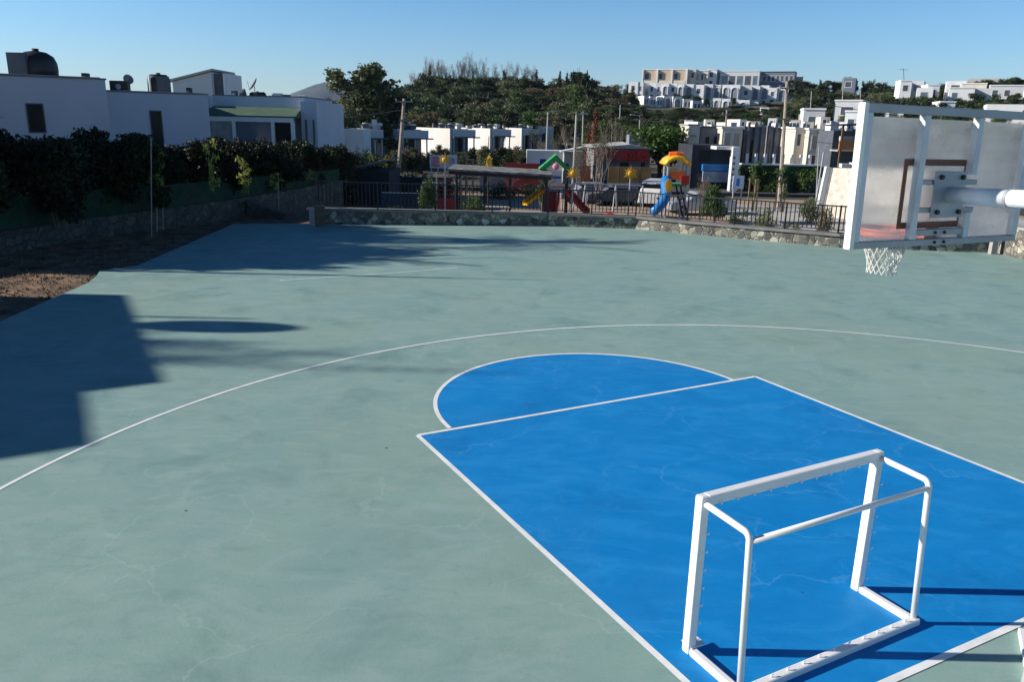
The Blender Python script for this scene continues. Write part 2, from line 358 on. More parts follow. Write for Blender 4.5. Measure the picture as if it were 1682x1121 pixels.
# ------------------------------------------------------------------ small goal
def goal():
    P0 = Vector((1.318, 4.874, 0)); P1 = Vector((2.879, 5.715, 0)); ax = (P1 - P0); Lg = ax.length; ang = math.atan2(ax.y, ax.x)
    g = empty("handball_goal", P0, "small white steel goal frame without a net standing on the blue key", "goal", rz=ang)
    H = 1.2; D = .52; w = .075
    # local: x along mouth, y = -D is the back
    def prof(a, b): # rounded aluminium section
        m = MB(); m.beam(a, b, w, w); return m
    prof((0, 0, .0), (0, 0, H + w / 2)).build("post", white_m, g, bevel=.015)
    prof((Lg, 0, .0), (Lg, 0, H + w / 2)).build("post", white_m, g, bevel=.015)
    prof((w / 2 - .012, 0, H), (Lg - w / 2 + .012, 0, H)).build("crossbar", white_m, g, bevel=.012)
    cb = [c for c in kids(g) if c.name.startswith('crossbar')][0]; posts = sorted((c for c in kids(g) if c.name.startswith('post')), key=lambda c: c.name)
    for i in range(11):
        x = .12 + (Lg - .24) * i / 10; MB().tube([(x, -w / 2 + .004, H - .025), (x, -w / 2 - .022, H - .03), (x, -w / 2 - .026, H - .012)], .0045, 6).build("net_hook", white_m, cb)
    for k, x in ((0, 0), (1, Lg)):
        for i in range(7):
            z = .12 + .14 * i
            MB().tube([(x + .025, -w / 2 + .004, z), (x + .03, -w / 2 - .022, z), (x + .03, -w / 2 - .026, z + .016)], .0045, 6).build("net_hook", white_m, posts[k])
        bend = [(x, -w / 2, H - .015)]; cy, cz, rr = -.45 + .05, H - .03 - .05, .05
        for a in np.linspace(90, 5, 7): bend.append((x, cy - rr * math.cos(R(a)), cz + rr * math.sin(R(a))))
        bend.append((x, -D + .01, .05))
        MB().tube(bend, .0225, 12).build("side_tube", white_m, g, smooth=True)
        B(x - .03, x + .03, -D + .031, -w / 2 - .001, .0, .055).build("base_bar", white_m, g, bevel=.012)
    MB().tube([(0, -.452, H - .085), (Lg, -.452, H - .085)], .0205, 12).build("rear_bar", white_m, g, smooth=True)
    bb = B(-.03, Lg + .03, -D - .035, -D + .03, .0, .058).build("base_bar", white_m, g, bevel=.012)
    for i in range(11):
        x = .12 + (Lg - .24) * i / 10; MB().tube([(x, -D + .0, .056), (x, -D, .075), (x + .018, -D, .078)], .0045, 6).build("net_hook", white_m, bb)
    B(-.02, .11, -.05, .06, .058, .064).build("foot_plate", white_m, g)
goal()

# ------------------------------------------------------------------ basketball hoop
def hoop():
    o = Vector((2.243, 5.364, 2.865)); e = Vector((.8983, .4392, -.0113)); n = Vector((.4393, -.8984, 0)); bar_m = mat("board steel shaded tone", (.36, .37, .39), .45, .08, 7., metal=.1); u = Vector((.01, .0053, 1)) - e * .045  # bar steel darkened, shade of the rear faces put into the colour
    base = Vector((3.55, 4.50, 0))
    g = empty("basketball_hoop", base, "basketball hoop seen from behind with clear framed backboard and white arm", "basketball hoop")
    def P(s, t, k=0): return o + e * s + u * t + n * k - base
    def sbox(mb, s0, s1, t0, t1, k0, k1):
        vs = [P(s, t, k) for t in (t0, t1) for (s, k) in ((s0, k0), (s1, k0), (s1, k1), (s0, k1))]
        return mb.add(vs, [(3, 2, 1, 0), (4, 5, 6, 7), (0, 1, 5, 4), (1, 2, 6, 5), (2, 3, 7, 6), (3, 0, 4, 7)])
    bar_l = mat("board steel sunlit tone", (.62, .63, .65), .45, .08, 7.)  # paler copy of the bar steel, sunlight on the uprights put into the colour
    fr = sbox(MB(), .02, 1.80, .9, .955, 0, .05).build("backboard", bar_m, g, bevel=.004)
    sbox(MB(), .02, 1.80, 0, .045, 0, .05).build("frame_bar", bar_m, fr, bevel=.004)
    sbox(MB(), .045, .095, .047, .898, .0, .052).build("frame_bar", bar_l, fr, bevel=.004)
    sbox(MB(), .004, .044, -.002, .957, .0, .056).build("frame_bar", white_m, fr, bevel=.004)  # white strip stands in for the sunlit side of the outer bar
    sbox(MB(), 1.745, 1.80, .047, .898, .0, .052).build("frame_bar", bar_l, fr, bevel=.004)
    sbox(MB(), .60, .655, .047, .898, .0, .052).build("frame_bar", bar_l, fr, bevel=.004)
    sbox(MB(), 1.165, 1.22, .50, .898, .0, .052).build("frame_bar", bar_l, fr, bevel=.004); sbox(MB(), 1.165, 1.22, .047, .235, .0, .052).build("frame_bar", bar_l, fr, bevel=.004)
    for (t0, t1, s0, s1) in ((.43, .465, .657, 1.25), (.235, .27, .657, 1.25), (.07, .115, .657, 1.163)):
        sbox(MB(), s0, s1, t0, t1, .001, .045).build("frame_bar", bar_m, fr, bevel=.003)
    # panel: scratched clear plastic
    pm = bpy.data.materials.new("scratched clear panel"); pm.use_nodes = True; t = pm.node_tree; N = t.nodes; L = t.links
    N.remove(N["Principled BSDF"]); out = N["Material Output"]
    tr = N.new("ShaderNodeBsdfRefraction"); tr.inputs["Color"].default_value = (.97, .97, .97, 1); tr.inputs["Roughness"].default_value = .14; tr.inputs["IOR"].default_value = 1.12; tl = N.new("ShaderNodeBsdfTranslucent"); df = N.new("ShaderNodeBsdfDiffuse"); gl = N.new("ShaderNodeBsdfGlossy"); gl.inputs["Roughness"].default_value = .12
    tc = N.new("ShaderNodeTexCoord"); mp = N.new("ShaderNodeMapping"); mp.inputs["Scale"].default_value = (2, 2, 9); no = N.new("ShaderNodeTexNoise"); no.inputs["Scale"].default_value = 1.4; no.inputs["Detail"].default_value = 7
    L.new(tc.outputs["Object"], mp.inputs[0]); L.new(mp.outputs[0], no.inputs["Vector"])
    cr = N.new("ShaderNodeValToRGB"); cr.color_ramp.elements[0].position = .3; cr.color_ramp.elements[1].position = .75; cr.color_ramp.elements[0].color = (.60, .59, .59, 1); cr.color_ramp.elements[1].color = (.78, .77, .76, 1)
    L.new(no.outputs[0], cr.inputs[0]); L.new(cr.outputs[0], tl.inputs[0]); L.new(cr.outputs[0], df.inputs[0])
    m1 = N.new("ShaderNodeMixShader"); m1.inputs[0].default_value = .5; L.new(tl.outputs[0], m1.inputs[1]); L.new(df.outputs[0], m1.inputs[2])
    n3 = N.new("ShaderNodeTexNoise"); n3.inputs["Scale"].default_value = 2.5; n3.inputs["Detail"].default_value = 8; L.new(tc.outputs["Object"], n3.inputs["Vector"])
    mr = N.new("ShaderNodeMapRange"); mr.inputs[1].default_value = .3; mr.inputs[2].default_value = .7; mr.inputs[3].default_value = .26; mr.inputs[4].default_value = .50; L.new(n3.outputs[0], mr.inputs[0])
    m2 = N.new("ShaderNodeMixShader"); L.new(mr.outputs[0], m2.inputs[0]); L.new(tr.outputs[0], m2.inputs[1]); L.new(m1.outputs[0], m2.inputs[2])
    m3 = N.new("ShaderNodeMixShader"); m3.inputs[0].default_value = .05; L.new(m2.outputs[0], m3.inputs[1]); L.new(gl.outputs[0], m3.inputs[2]); L.new(m3.outputs[0], out.inputs[0])
    sbox(MB(), .035, 1.79, .012, .875, -.016, -.004).build("clear_panel", pm, fr)
    rc = MB(); rc_ = ((.51, .55, .12, .605), (1.15, 1.164, .12, .605)); 
    for s0, s1, t0, t1 in rc_: sbox(rc, s0, s1, t0, t1, -.0035, -.0008)
    sbox(rc, .551, 1.149, .56, .605, -.0035, -.0008); sbox(rc, .551, 1.149, .12, .165, -.0035, -.0008)
    rc.build("target_rectangle", brown, fr)
    # mount plate and bolts
    pl = sbox(MB(), .765, 1.10, .20, .525, .053, .063).build("mount_plate", steel, g, bevel=.006)
    for s, tt in ((.82, .485), (1.05, .485), (.82, .24), (1.05, .24)):
        c = P(s, tt, .063); MB().tube([c, c + n * .02], .017, 6).build("bolt", iron, pl)
    for s, tt, k in ((.86, .022, .05), (.96, .022, .05), (.86, .092, .045), (.96, .092, .045)):
        c = P(s, tt, k); MB().tube([c, c + n * .012], .011, 6).build("bolt", iron, fr)
    hub = P(.94, .36, .062); top = Vector((0, 0, 3.27)); dA = (top - hub)
    MB().tube([hub, hub + dA * .36], .0575, 20).build("arm_shaded_end", mat("arm white shaded tone", (.70, .71, .73), .35, .12, 5.), g, smooth=True)  # same arm, greyer tone painted where the backboard shades it
    MB().tube([hub + dA * .355, hub + dA * .37], .0605, 20).build("arm_collar", steel, g, smooth=True)
    MB().tube([hub + dA * .369, top], .0585, 20).build("arm", white_m, g, smooth=True)
    MB().tube([(0, 0, .0), (0, 0, 3.42)], .07, 20).build("pole", white_m, g, smooth=True)
    MB().tube([(0, 0, 2.5), hub + dA * .8 + Vector((0, 0, -.06))], .03, 10).build("brace", white_m, g, smooth=True)
    bpl = MB().beam((.10, -.05, .025), (.44, .62, .025), .26, .05).build("base_plate", white_m, g, bevel=.008)
    bp_ = bpl
    for x, y in ((.05, .05), (.25, -.02), (.36, .60), (.50, .54)): MB().tube([(x, y, .06), (x, y, .09)], .016, 6).build("bolt", iron, bp_)
    # ring, bracket, net
    rc3 = Vector((2.8619, 6.1178, 2.915)) - base + e * .035; r0 = .215
    rg = MB(); k = 40; pts = [rc3 + Vector((r0 * math.cos(2 * math.pi * i / k), r0 * math.sin(2 * math.pi * i / k), 0)) for i in range(k + 1)]
    rg.tube(pts, .012, 8, cap=False); rg.lathe([(r0 + .002, -.055), (r0 + .006, -.055), (r0 + .006, -.012), (r0 + .002, -.012), (r0 + .002, -.055)], 40, tuple(rc3)); ring = rg.build("ring", orange, g, smooth=True)
    br = MB(); cpl = P(.91, .05, -.02)
    sbox(br, .84, .98, .0, .12, -.03, -.017); br.beam(P(.87, .055, -.02), rc3 + e * -.05 + n * (r0 - .02), .02, .05); br.beam(P(.95, .055, -.02), rc3 + e * .05 + n * (r0 - .02), .02, .05)
    sbox(br, .83, .99, .045, .052, -.20, -.03); br.build("ring_bracket", orange, ring)
    nm = MB(); rows = [(.0, r0), (.075, r0 * .84), (.14, r0 * .70), (.20, r0 * .60), (.255, r0 * .53), (.30, r0 * .50), (.345, r0 * .5)]; K = 16
    rn = random.Random(4)
    nodes = [[rc3 + Vector((rr * math.cos(2 * math.pi * (i + .5 * (j % 2)) / K), rr * math.sin(2 * math.pi * (i + .5 * (j % 2)) / K), -zz - rn.uniform(0, .012) * (j > 0))) for i in range(K)] for j, (zz, rr) in enumerate(rows)]
    for j in range(len(rows) - 1):
        for i in range(K):
            if j % 2 == 0: nb = (i, (i - 1) % K)
            else: nb = (i, (i + 1) % K)
            for q in nb: nm.tube([nodes[j][i], nodes[j + 1][q]], .0042, 5, cap=False)
    nm.build("net", mat("net cord", (.62, .60, .55), .9, .15, 20.), ring)
hoop()
# ------------------------------------------------------------------ foliage
def leafcloud(blobs, n, size, seed, shell=.55, flat=0.):
    """many small leaf quads spread through ellipsoid clumps (cx,cy,cz,rx,ry,rz)"""
    rg = np.random.default_rng(seed); bl = np.array(blobs, float); vol = (bl[:, 3] * bl[:, 4] * bl[:, 5]) ** .75; idx = rg.choice(len(bl), n, p=vol / vol.sum())
    d = rg.normal(size=(n, 3)); d /= np.linalg.norm(d, axis=1)[:, None]; r = rg.random(n) ** shell
    # lumpy surface
    lump = 1 + .16 * np.sin(d[:, 0] * 7 + idx * 2.1) * np.sin(d[:, 1] * 6 + idx) + .14 * np.sin(d[:, 2] * 9 + idx * 1.3)
    c = bl[idx, :3] + d * bl[idx, 3:] * (r * lump)[:, None]
    a = rg.normal(size=(n, 3)); a /= np.linalg.norm(a, axis=1)[:, None]; nn = rg.normal(size=(n, 3)) + d * .6; b = np.cross(a, nn); b /= np.linalg.norm(b, axis=1)[:, None] + 1e-9
    s = size * rg.uniform(.5, 1.35, n)[:, None]
    v = np.stack([c - a * s, c + b * s * .55, c + a * s, c - b * s * .55], 1).reshape(-1, 3)
    me = bpy.data.meshes.new("crown"); me.vertices.add(4 * n); me.vertices.foreach_set("co", v.ravel()); me.loops.add(4 * n); me.loops.foreach_set("vertex_index", np.arange(4 * n, dtype=np.int32))
    me.polygons.add(n); me.polygons.foreach_set("loop_start", np.arange(0, 4 * n, 4, dtype=np.int32)); me.update(calc_edges=True); return me
def limbs(mb, p, d, L, r, depth, rg, out, spread=.6, up_=.15):
    d = d.normalized(); pts = [p]; q = p.copy(); k = 4
    for i in range(k): q = q + d * (L / k); d = (d + Vector((rg.uniform(-.12, .12), rg.uniform(-.12, .12), up_ * .3))).normalized(); pts.append(q.copy())
    mb.tube(pts, r, 6 if r > .01 else 4, r * .6, cap=False); out.append(q.copy())
    if depth > 0:
        for i in range(rg.choice((2, 3, 3))):
            nd = (d + Vector((rg.uniform(-1, 1), rg.uniform(-1, 1), rg.uniform(-.2, .7))) * spread); limbs(mb, pts[rg.choice((2, 3, 4))].copy(), nd, L * rg.uniform(.6, .8), r * .6, depth - 1, rg, out, spread, up_)
PROTO = {}
def proto(kind, seed):
    """unit height tree: trunk mesh and crown mesh"""
    if (kind, seed) in PROTO: return PROTO[kind, seed]
    rg = random.Random(hash_(kind) * 31 + seed); tb = MB(); cr = None; V = Vector
    if kind in ('round', 'olive', 'dry'):
        out = []; limbs(tb, V((0, 0, 0)), V((rg.uniform(-.1, .1), rg.uniform(-.1, .1), 1)), .32, .028, 3, rg, out, .7)
        bl = [(rg.uniform(-.26, .26), rg.uniform(-.26, .26), rg.uniform(.36, .84), rg.uniform(.11, .2), rg.uniform(.11, .2), rg.uniform(.09, .15)) for _ in range(13)] + [(0, 0, .55, .3, .3, .22)]
        cr = leafcloud(bl, 4200, .026, seed)
    elif kind == 'euca':
        out = []; limbs(tb, V((0, 0, 0)), V((0, 0, 1)), .4, .022, 3, rg, out, .55)
        bl = [(rg.uniform(-.3, .3) * (1.1 - z * .6), rg.uniform(-.3, .3), z, rg.uniform(.07, .15), rg.uniform(.07, .15), rg.uniform(.06, .12)) for z in [rg.uniform(.2, .93) for _ in range(26)]] + [(0, 0, .6, .22, .22, .3), (-.15, 0, .9, .1, .1, .09), (.17, 0, .88, .11, .1, .1)]
        cr = leafcloud(bl, 11000, .021, seed, .5)
    elif kind == 'cypress':
        tb.tube([(0, 0, 0), (0, 0, .9)], .02, 6, .005); bl = [(rg.uniform(-.02, .02), rg.uniform(-.02, .02), z, .12 * (1.05 - z) + .02, .12 * (1.05 - z) + .02, .09) for z in np.linspace(.1, .93, 10)]
        cr = leafcloud(bl, 2400, .022, seed)
    elif kind == 'pine':
        out = []; limbs(tb, V((0, 0, 0)), V((.05, 0, 1)), .5, .03, 2, rg, out, .5)
        bl = [(rg.uniform(-.2, .2), rg.uniform(-.2, .2), z, rg.uniform(.1, .2), rg.uniform(.1, .2), rg.uniform(.05, .09)) for z in [rg.uniform(.35, .92) for _ in range(13)]]
        cr = leafcloud(bl, 3600, .026, seed)
    elif kind == 'bare':
        out = []
        for k in range(3): limbs(tb, V((rg.uniform(-.03, .03), rg.uniform(-.03, .03), 0)), V((rg.uniform(-.25, .25), rg.uniform(-.25, .25), 1)), .42, .012, 4, rg, out, .5, .3)
        cr = leafcloud([(*q, .07, .07, .07) for q in out], 2600, .010, seed)
    elif kind == 'bush':
        out = []
        for k in range(4): limbs(tb, V((rg.uniform(-.1, .1), rg.uniform(-.1, .1), 0)), V((rg.uniform(-.6, .6), rg.uniform(-.6, .6), 1)), .35, .015, 1, rg, out)
        bl = [(rg.uniform(-.4, .4), rg.uniform(-.35, .35), rg.uniform(.25, .78), rg.uniform(.16, .28), rg.uniform(.16, .28), rg.uniform(.14, .22)) for _ in range(11)] + [(0, 0, .35, .5, .42, .33)]
        cr = leafcloud(bl, 2600, .032, seed)
    elif kind == 'climber':
        for k in range(3): tb.tube([(0, 0, 0), (rg.uniform(-.2, .2), 0, .5), (rg.uniform(-.25, .25), 0, .95)], .012, 4, .004)
        bl = [(rg.uniform(-.3, .3), rg.uniform(-.2, .2), z, .2, .2, .09) for z in np.linspace(.15, .93, 10)]
        cr = leafcloud(bl, 260, .05, seed, .4)
    elif kind == 'sapling':
        tb.tube([(0, 0, 0), (.01, 0, .5), (0, 0, .95)], .008, 5, .003)
        bl = [(rg.uniform(-.1, .1), rg.uniform(-.1, .1), z, .1, .1, .07) for z in np.linspace(.35, .93, 9)]
        cr = leafcloud(bl, 650, .022, seed)
    elif kind == 'palm':
        tb.tube([(0, 0, 0), (.02, .01, .4), (.0, 0, .8)], .022, 8, .017)
        mbp = MB()
        for k in range(34):
            a = rg.uniform(0, 6.28); el = rg.uniform(-.5, 1.2); L_ = rg.uniform(.24, .32); pts = []; dd = V((math.cos(a) * math.cos(el), math.sin(a) * math.cos(el), math.sin(el))); q = V((0, 0, .8))
            for i in range(9): pts.append(q.copy()); q = q + dd * (L_ / 8); dd = (dd + V((0, 0, -.17))).normalized()
            for i in range(8):
                for t in (0, .5):
                    p = pts[i].lerp(pts[i + 1], t); d_ = (pts[i + 1] - pts[i]).normalized(); sd_ = d_.cross(V((0, 0, 1))).normalized(); l = .07 * math.sin(math.pi * (i + t + .8) / 9.2)
                    for s_ in (-1, 1):
                        tip = p + (sd_ * s_ + d_ * .6 + V((0, 0, -.35))).normalized() * l; wv = d_ * .005; mbp.add([p - wv, p + wv, tip], [(0, 1, 2)])
        cr = mbp.mesh("crown")
    PROTO[kind, seed] = (tb.mesh("trunk"), cr); return PROTO[kind, seed]
def hash_(s): return sum(ord(c) * (i + 3) for i, c in enumerate(s)) % 97
LM = dict(round=L_mid, olive=L_olive, dry=L_brown, euca=L_olive, cypress=L_dark, pine=L_dark, climber=L_yel, bare=L_brown, bush=L_dark, sapling=L_mid, palm=L_mid)
_v = {}
def plant(kind, x, y, z, h, wd, label, cat, group=None, m=None, name=None, seed=None, rz=None):
    seed = random.Random(int(x * 97 + y * 31)).randrange(3) if seed is None else seed
    t, c = proto(kind, seed); m = m or LM[kind]; bm = barkp if kind == 'bare' else bark
    key_ = (kind, seed, m.name)
    if key_ not in _v:
        t2 = t.copy(); t2.materials.append(bm); c2 = c.copy(); c2.materials.append(m); _v[key_] = (t2, c2)
    t2, c2 = _v[key_]
    e = empty(name or {'bush': 'shrub', 'sapling': 'sapling', 'cypress': 'cypress_tree', 'pine': 'pine_tree', 'olive': 'olive_tree', 'euca': 'eucalyptus_tree', 'palm': 'palm_tree', 'bare': 'bare_tree'}.get(kind, 'tree'), (x, y, z), label, cat, group, rz=(int(x * 7919 + y * 13) % 628) / 100. if rz is None else rz)
    e.scale = (wd, wd, h)
    for nm, me in (("trunk", t2), ("crown", c2)):
        o = bpy.data.objects.new(nm, me); COL.objects.link(o); o.parent = e
    return e
def plant_px(kind, u, vtop, Y, wpx, label, cat, group=None, m=None, base=None, seed=None, name=None, unitw=.8):
    p = at(u, vtop, Y); z = terr(p.x, Y) if base is None else base; h = p.z - z; wd = wpx * sc_(Y) / unitw
    return plant(kind, p.x, Y, z - .1, h + .1, wd, label, cat, group, m, name, seed)

# ------------------------------------------------------------------ low stone wall, coping and iron railing at the far end
def wall(name, pts, th, z0, z1s, label, m, cop=None, copm=None, copw=.12, coph=.07, cat="wall", group=None):
    o = pts[0]; e = empty(name, (o[0], o[1], 0), label, cat, group)
    w_, c_ = MB(), MB()
    for i in range(len(pts) - 1):
        a = Vector((pts[i][0] - o[0], pts[i][1] - o[1])); b = Vector((pts[i + 1][0] - o[0], pts[i + 1][1] - o[1])); d = (b - a).normalized(); nn = Vector((-d.y, d.x))
        N_ = max(1, int((b - a).length / .5)); rg = random.Random(i + 7)
        def seg(mb, p, q, w0, w1, za0, za1, zb0, zb1):
            vs = [(*(p + nn * w0), za0), (*(q + nn * w0), zb0), (*(q + nn * w1), zb0), (*(p + nn * w1), za0), (*(p + nn * w0), za1), (*(q + nn * w0), zb1), (*(q + nn * w1), zb1), (*(p + nn * w1), za1)]
            mb.add(vs, [(3, 2, 1, 0), (4, 5, 6, 7), (0, 1, 5, 4), (1, 2, 6, 5), (2, 3, 7, 6), (3, 0, 4, 7)])
        seg(w_, a - d * .01, b + d * .01, 0, th, z0, z1s[i], z0, z1s[i + 1])
        if cop is not None: seg(c_, a - d * .0, b + d * .0, -copw, th + copw, z1s[i] + .002, z1s[i] + coph, z1s[i + 1] + .002, z1s[i + 1] + coph)
    w_.build("masonry", m, e)
    if cop is not None: c_.build("coping", copm, e)
    return e
wz = [.50, .38, .38, .36, .36, .36]
wall("low_stone_wall", [(p.x, p.y + .14) for p in WL], .38, -2.2, wz, "low field stone wall with concrete coping closing the far end of the court", stone_a, 1, mat("worn coping", (.19, .18, .17), .9, .25, 2., bump=.3, detail=9), .07, .075)
WR = [gr(1640, 417), gr(1682, 428), Vector((18, 20.5, 0)), Vector((20, 14, 0))]
wall("low_stone_wall", [(p.x + .05, p.y + .12) for p in WR], .4, -2.2, [.85, .85, .85, .85], "pale stone wall right of the dark gap beneath the backboard", stone_a, 1, concrete, .05, .07)
pg = gr(1625, 416); B(-.09, .09, -.09, .09, 0, 1.05).build("gate_post", concrete, loc=(pg.x, pg.y - .15, 0)); tag(bpy.data.objects["gate_post"], "short pale post in the dark gap of the far wall beneath the backboard", "post")
def railing():
    P = [Vector((p.x, p.y + .33)) for p in WL[:5]] + [Vector((WL[5].x - .6, WL[5].y + .35))]
    zb = [.575, .455, .455, .435, .435, .435]; k = 0
    for i in range(len(P) - 1):
        e = empty("iron_railing", (P[i].x, P[i].y, 0), ["dark iron railing run at the left end of the far wall by the timber post", "dark iron railing run in front of the red and yellow slides", "short iron railing run at the bend of the far wall", "sunlit iron railing run in front of the stone wall's pale part", "iron railing run passing behind the backboard"][i], "railing", "iron railing runs along the far wall")
        a, b = P[i], P[i + 1]; L_ = (b - a).length; d = (b - a) / L_; za, zc = zb[i], zb[i + 1]; H = .86 if i != 0 else .92
        nb = max(1, round(L_ / 1.9))
        def pt(t, z): q = (b - a) * t; return Vector((q.x, q.y, za + (zc - za) * t + z))
        MB().beam(pt(0, H), pt(1, H), .055, .04).build("top_rail", iron, e); MB().beam(pt(0, .1), pt(1, .1), .035, .025).build("bottom_rail", iron, e)
        for j in range(nb + 1):
            if j == nb and i < len(P) - 2: continue
            MB().beam(pt(j / nb, 0), pt(j / nb, H + .03), .045).build("post", iron, e)
        for j in range(nb):
            m = MB(); n_ = max(2, round(L_ / nb / .14))
            for q in range(1, n_): t = (j + q / n_) / nb; m.beam(pt(t, .105), pt(t, H - .01), .026)
            m.build("bar_panel", iron, e)
railing()
# timber post end at the left of the wall
tp_ = gr(522, 371); e = empty("timber_post", (tp_.x - .05, tp_.y - .1, 0), "chunky brown timber end post at the left end of the far stone wall", "post")
B(-.02, .30, 0, .28, 0, .72).build("post_body", wood, e, bevel=.02); B(-.22, -.022, .02, .26, 0, .56).build("side_block", concrete, e, bevel=.01); B(-.3, -.02, 0, .28, .562, .64).build("cap", paving, e, bevel=.01)

# ------------------------------------------------------------------ left boundary: stone wall, green net fence, hedges
LWp = [Vector((-15.4, 17.0)), Vector((-13.95, 20.98)), Vector((-13.2, 24.2)), Vector((-11.9, 26.9)), Vector((-10.9, 29.3)), Vector((-9.6, 33.5)), Vector((-8.2, 38.0))]
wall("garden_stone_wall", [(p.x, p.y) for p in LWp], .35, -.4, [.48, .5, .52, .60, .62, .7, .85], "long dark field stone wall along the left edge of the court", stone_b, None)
ge = empty("net_fence", (LWp[0].x, LWp[0].y, .5), "dark green shade net fence on top of the left stone wall", "fence")
for i in range(len(LWp) - 1):
    a = LWp[i] - LWp[0]; b = LWp[i + 1] - LWp[0]; nrm = Vector((-(b - a).y, (b - a).x)).normalized() * .18; a = a + nrm; b = b + nrm
    MB().beam((a.x, a.y, .45), (b.x, b.y, .45), .012, .84).build("net_panel", netm, ge)
    for t in (0, .5): q = a.lerp(b, t); MB().tube([(q.x, q.y, -.1), (q.x, q.y, .98)], .025, 6).build("post", iron, ge)
struct(MB().prism([(-60, 29.5), (-60, 14), (-16.5, 14)] + [(p.x - .1, p.y + .05) for p in LWp] + [(-11, 47), (-60, 47)], -.2, .46).build("garden_ground", soil))
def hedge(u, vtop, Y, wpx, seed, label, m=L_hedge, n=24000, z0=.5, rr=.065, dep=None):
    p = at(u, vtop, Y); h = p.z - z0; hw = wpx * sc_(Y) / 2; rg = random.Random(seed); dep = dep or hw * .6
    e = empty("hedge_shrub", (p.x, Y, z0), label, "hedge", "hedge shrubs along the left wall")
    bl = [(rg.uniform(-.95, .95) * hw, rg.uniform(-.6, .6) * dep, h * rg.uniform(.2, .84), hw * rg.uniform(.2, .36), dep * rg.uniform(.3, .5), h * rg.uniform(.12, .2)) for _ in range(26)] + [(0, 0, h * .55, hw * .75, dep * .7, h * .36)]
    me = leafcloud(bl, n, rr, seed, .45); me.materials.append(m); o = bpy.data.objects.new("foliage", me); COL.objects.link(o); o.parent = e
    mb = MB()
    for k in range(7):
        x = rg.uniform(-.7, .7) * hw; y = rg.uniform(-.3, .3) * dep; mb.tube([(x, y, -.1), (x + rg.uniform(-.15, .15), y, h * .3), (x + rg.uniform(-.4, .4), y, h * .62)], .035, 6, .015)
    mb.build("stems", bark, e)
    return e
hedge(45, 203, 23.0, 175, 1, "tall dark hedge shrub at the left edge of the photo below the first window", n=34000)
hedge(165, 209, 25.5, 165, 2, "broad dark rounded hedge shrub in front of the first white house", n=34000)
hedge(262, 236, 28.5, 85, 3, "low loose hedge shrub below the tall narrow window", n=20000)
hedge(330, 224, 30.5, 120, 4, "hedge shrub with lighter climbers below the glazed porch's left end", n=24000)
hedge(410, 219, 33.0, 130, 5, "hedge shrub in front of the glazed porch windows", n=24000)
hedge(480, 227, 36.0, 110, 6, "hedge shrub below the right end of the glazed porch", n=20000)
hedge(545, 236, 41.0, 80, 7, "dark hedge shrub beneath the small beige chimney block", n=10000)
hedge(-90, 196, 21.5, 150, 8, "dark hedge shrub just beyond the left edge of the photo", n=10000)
for u, vt, Y, wpx, h_, lab in ((345, 228, 27.6, 26, 1.9, "yellow green climber, tallest of those on the net fence"), (398, 258, 28.6, 34, 1.35, "yellow green climber, rounded, second from the left on the fence"), (452, 283, 30.5, 24, .7, "small pale climber behind the thin stake on the fence"), (252, 244, 25.8, 34, 1.3, "yellow leafed climber beside the tied stakes"), (508, 277, 33.5, 18, .5, "tiny pale sprig on the dark fence near the railing")):
    p = at(u, vt, Y); plant('climber', p.x, Y, p.z - h_, h_, wpx * sc_(Y) / .9, lab, "climber", "climbers on the left fence", L_yel, name="climbing_plant")
# tied stakes in the planting strip
def stake(u, v0, v1, z, r, label, m=polem, name="plant_stake"):
    p = gr(u, v0, z); q = at(u - 1, v1, p.y); o = MB().tube([(0, 0, 0), (q.x - p.x, 0, q.z - p.z)], r, 6).build(name, m, loc=(p.x, p.y, z)); return tag(o, label, "stake", "stakes in the planting strip")
stake(249, 390, 228, -.08, .019, "tall thin wooden stake, left of the tied pair in the soil strip")
stake(258, 382, 310, -.08, .02, "shorter stake tied beside the tall one in the soil strip")
stake(458, 352, 285, .0, .02, "thin stake standing before the dark ramp wall")
stake(268, 380, 325, -.08, .018, "pale leaning stake right of the tied pair")
# ramp with a sloping kerb
ra = gr(398, 356, .0); e = empty("ramp_wall", (ra.x, ra.y + .6, 0), "low dark ramp wall with a sloping pale kerb behind the court's far left corner", "wall")
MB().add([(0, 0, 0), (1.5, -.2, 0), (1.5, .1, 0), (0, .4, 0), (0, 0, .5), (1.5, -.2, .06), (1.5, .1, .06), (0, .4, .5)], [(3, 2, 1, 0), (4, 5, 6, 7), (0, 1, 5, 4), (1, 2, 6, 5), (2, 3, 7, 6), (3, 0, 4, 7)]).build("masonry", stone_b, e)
MB().beam((-.05, .2, .535), (1.6, -.07, .06), .34, .045).build("kerb", mat("dull kerb", (.11, .09, .08), .9, .25, 3.), e)
gd = gr(-70, 520, 0)

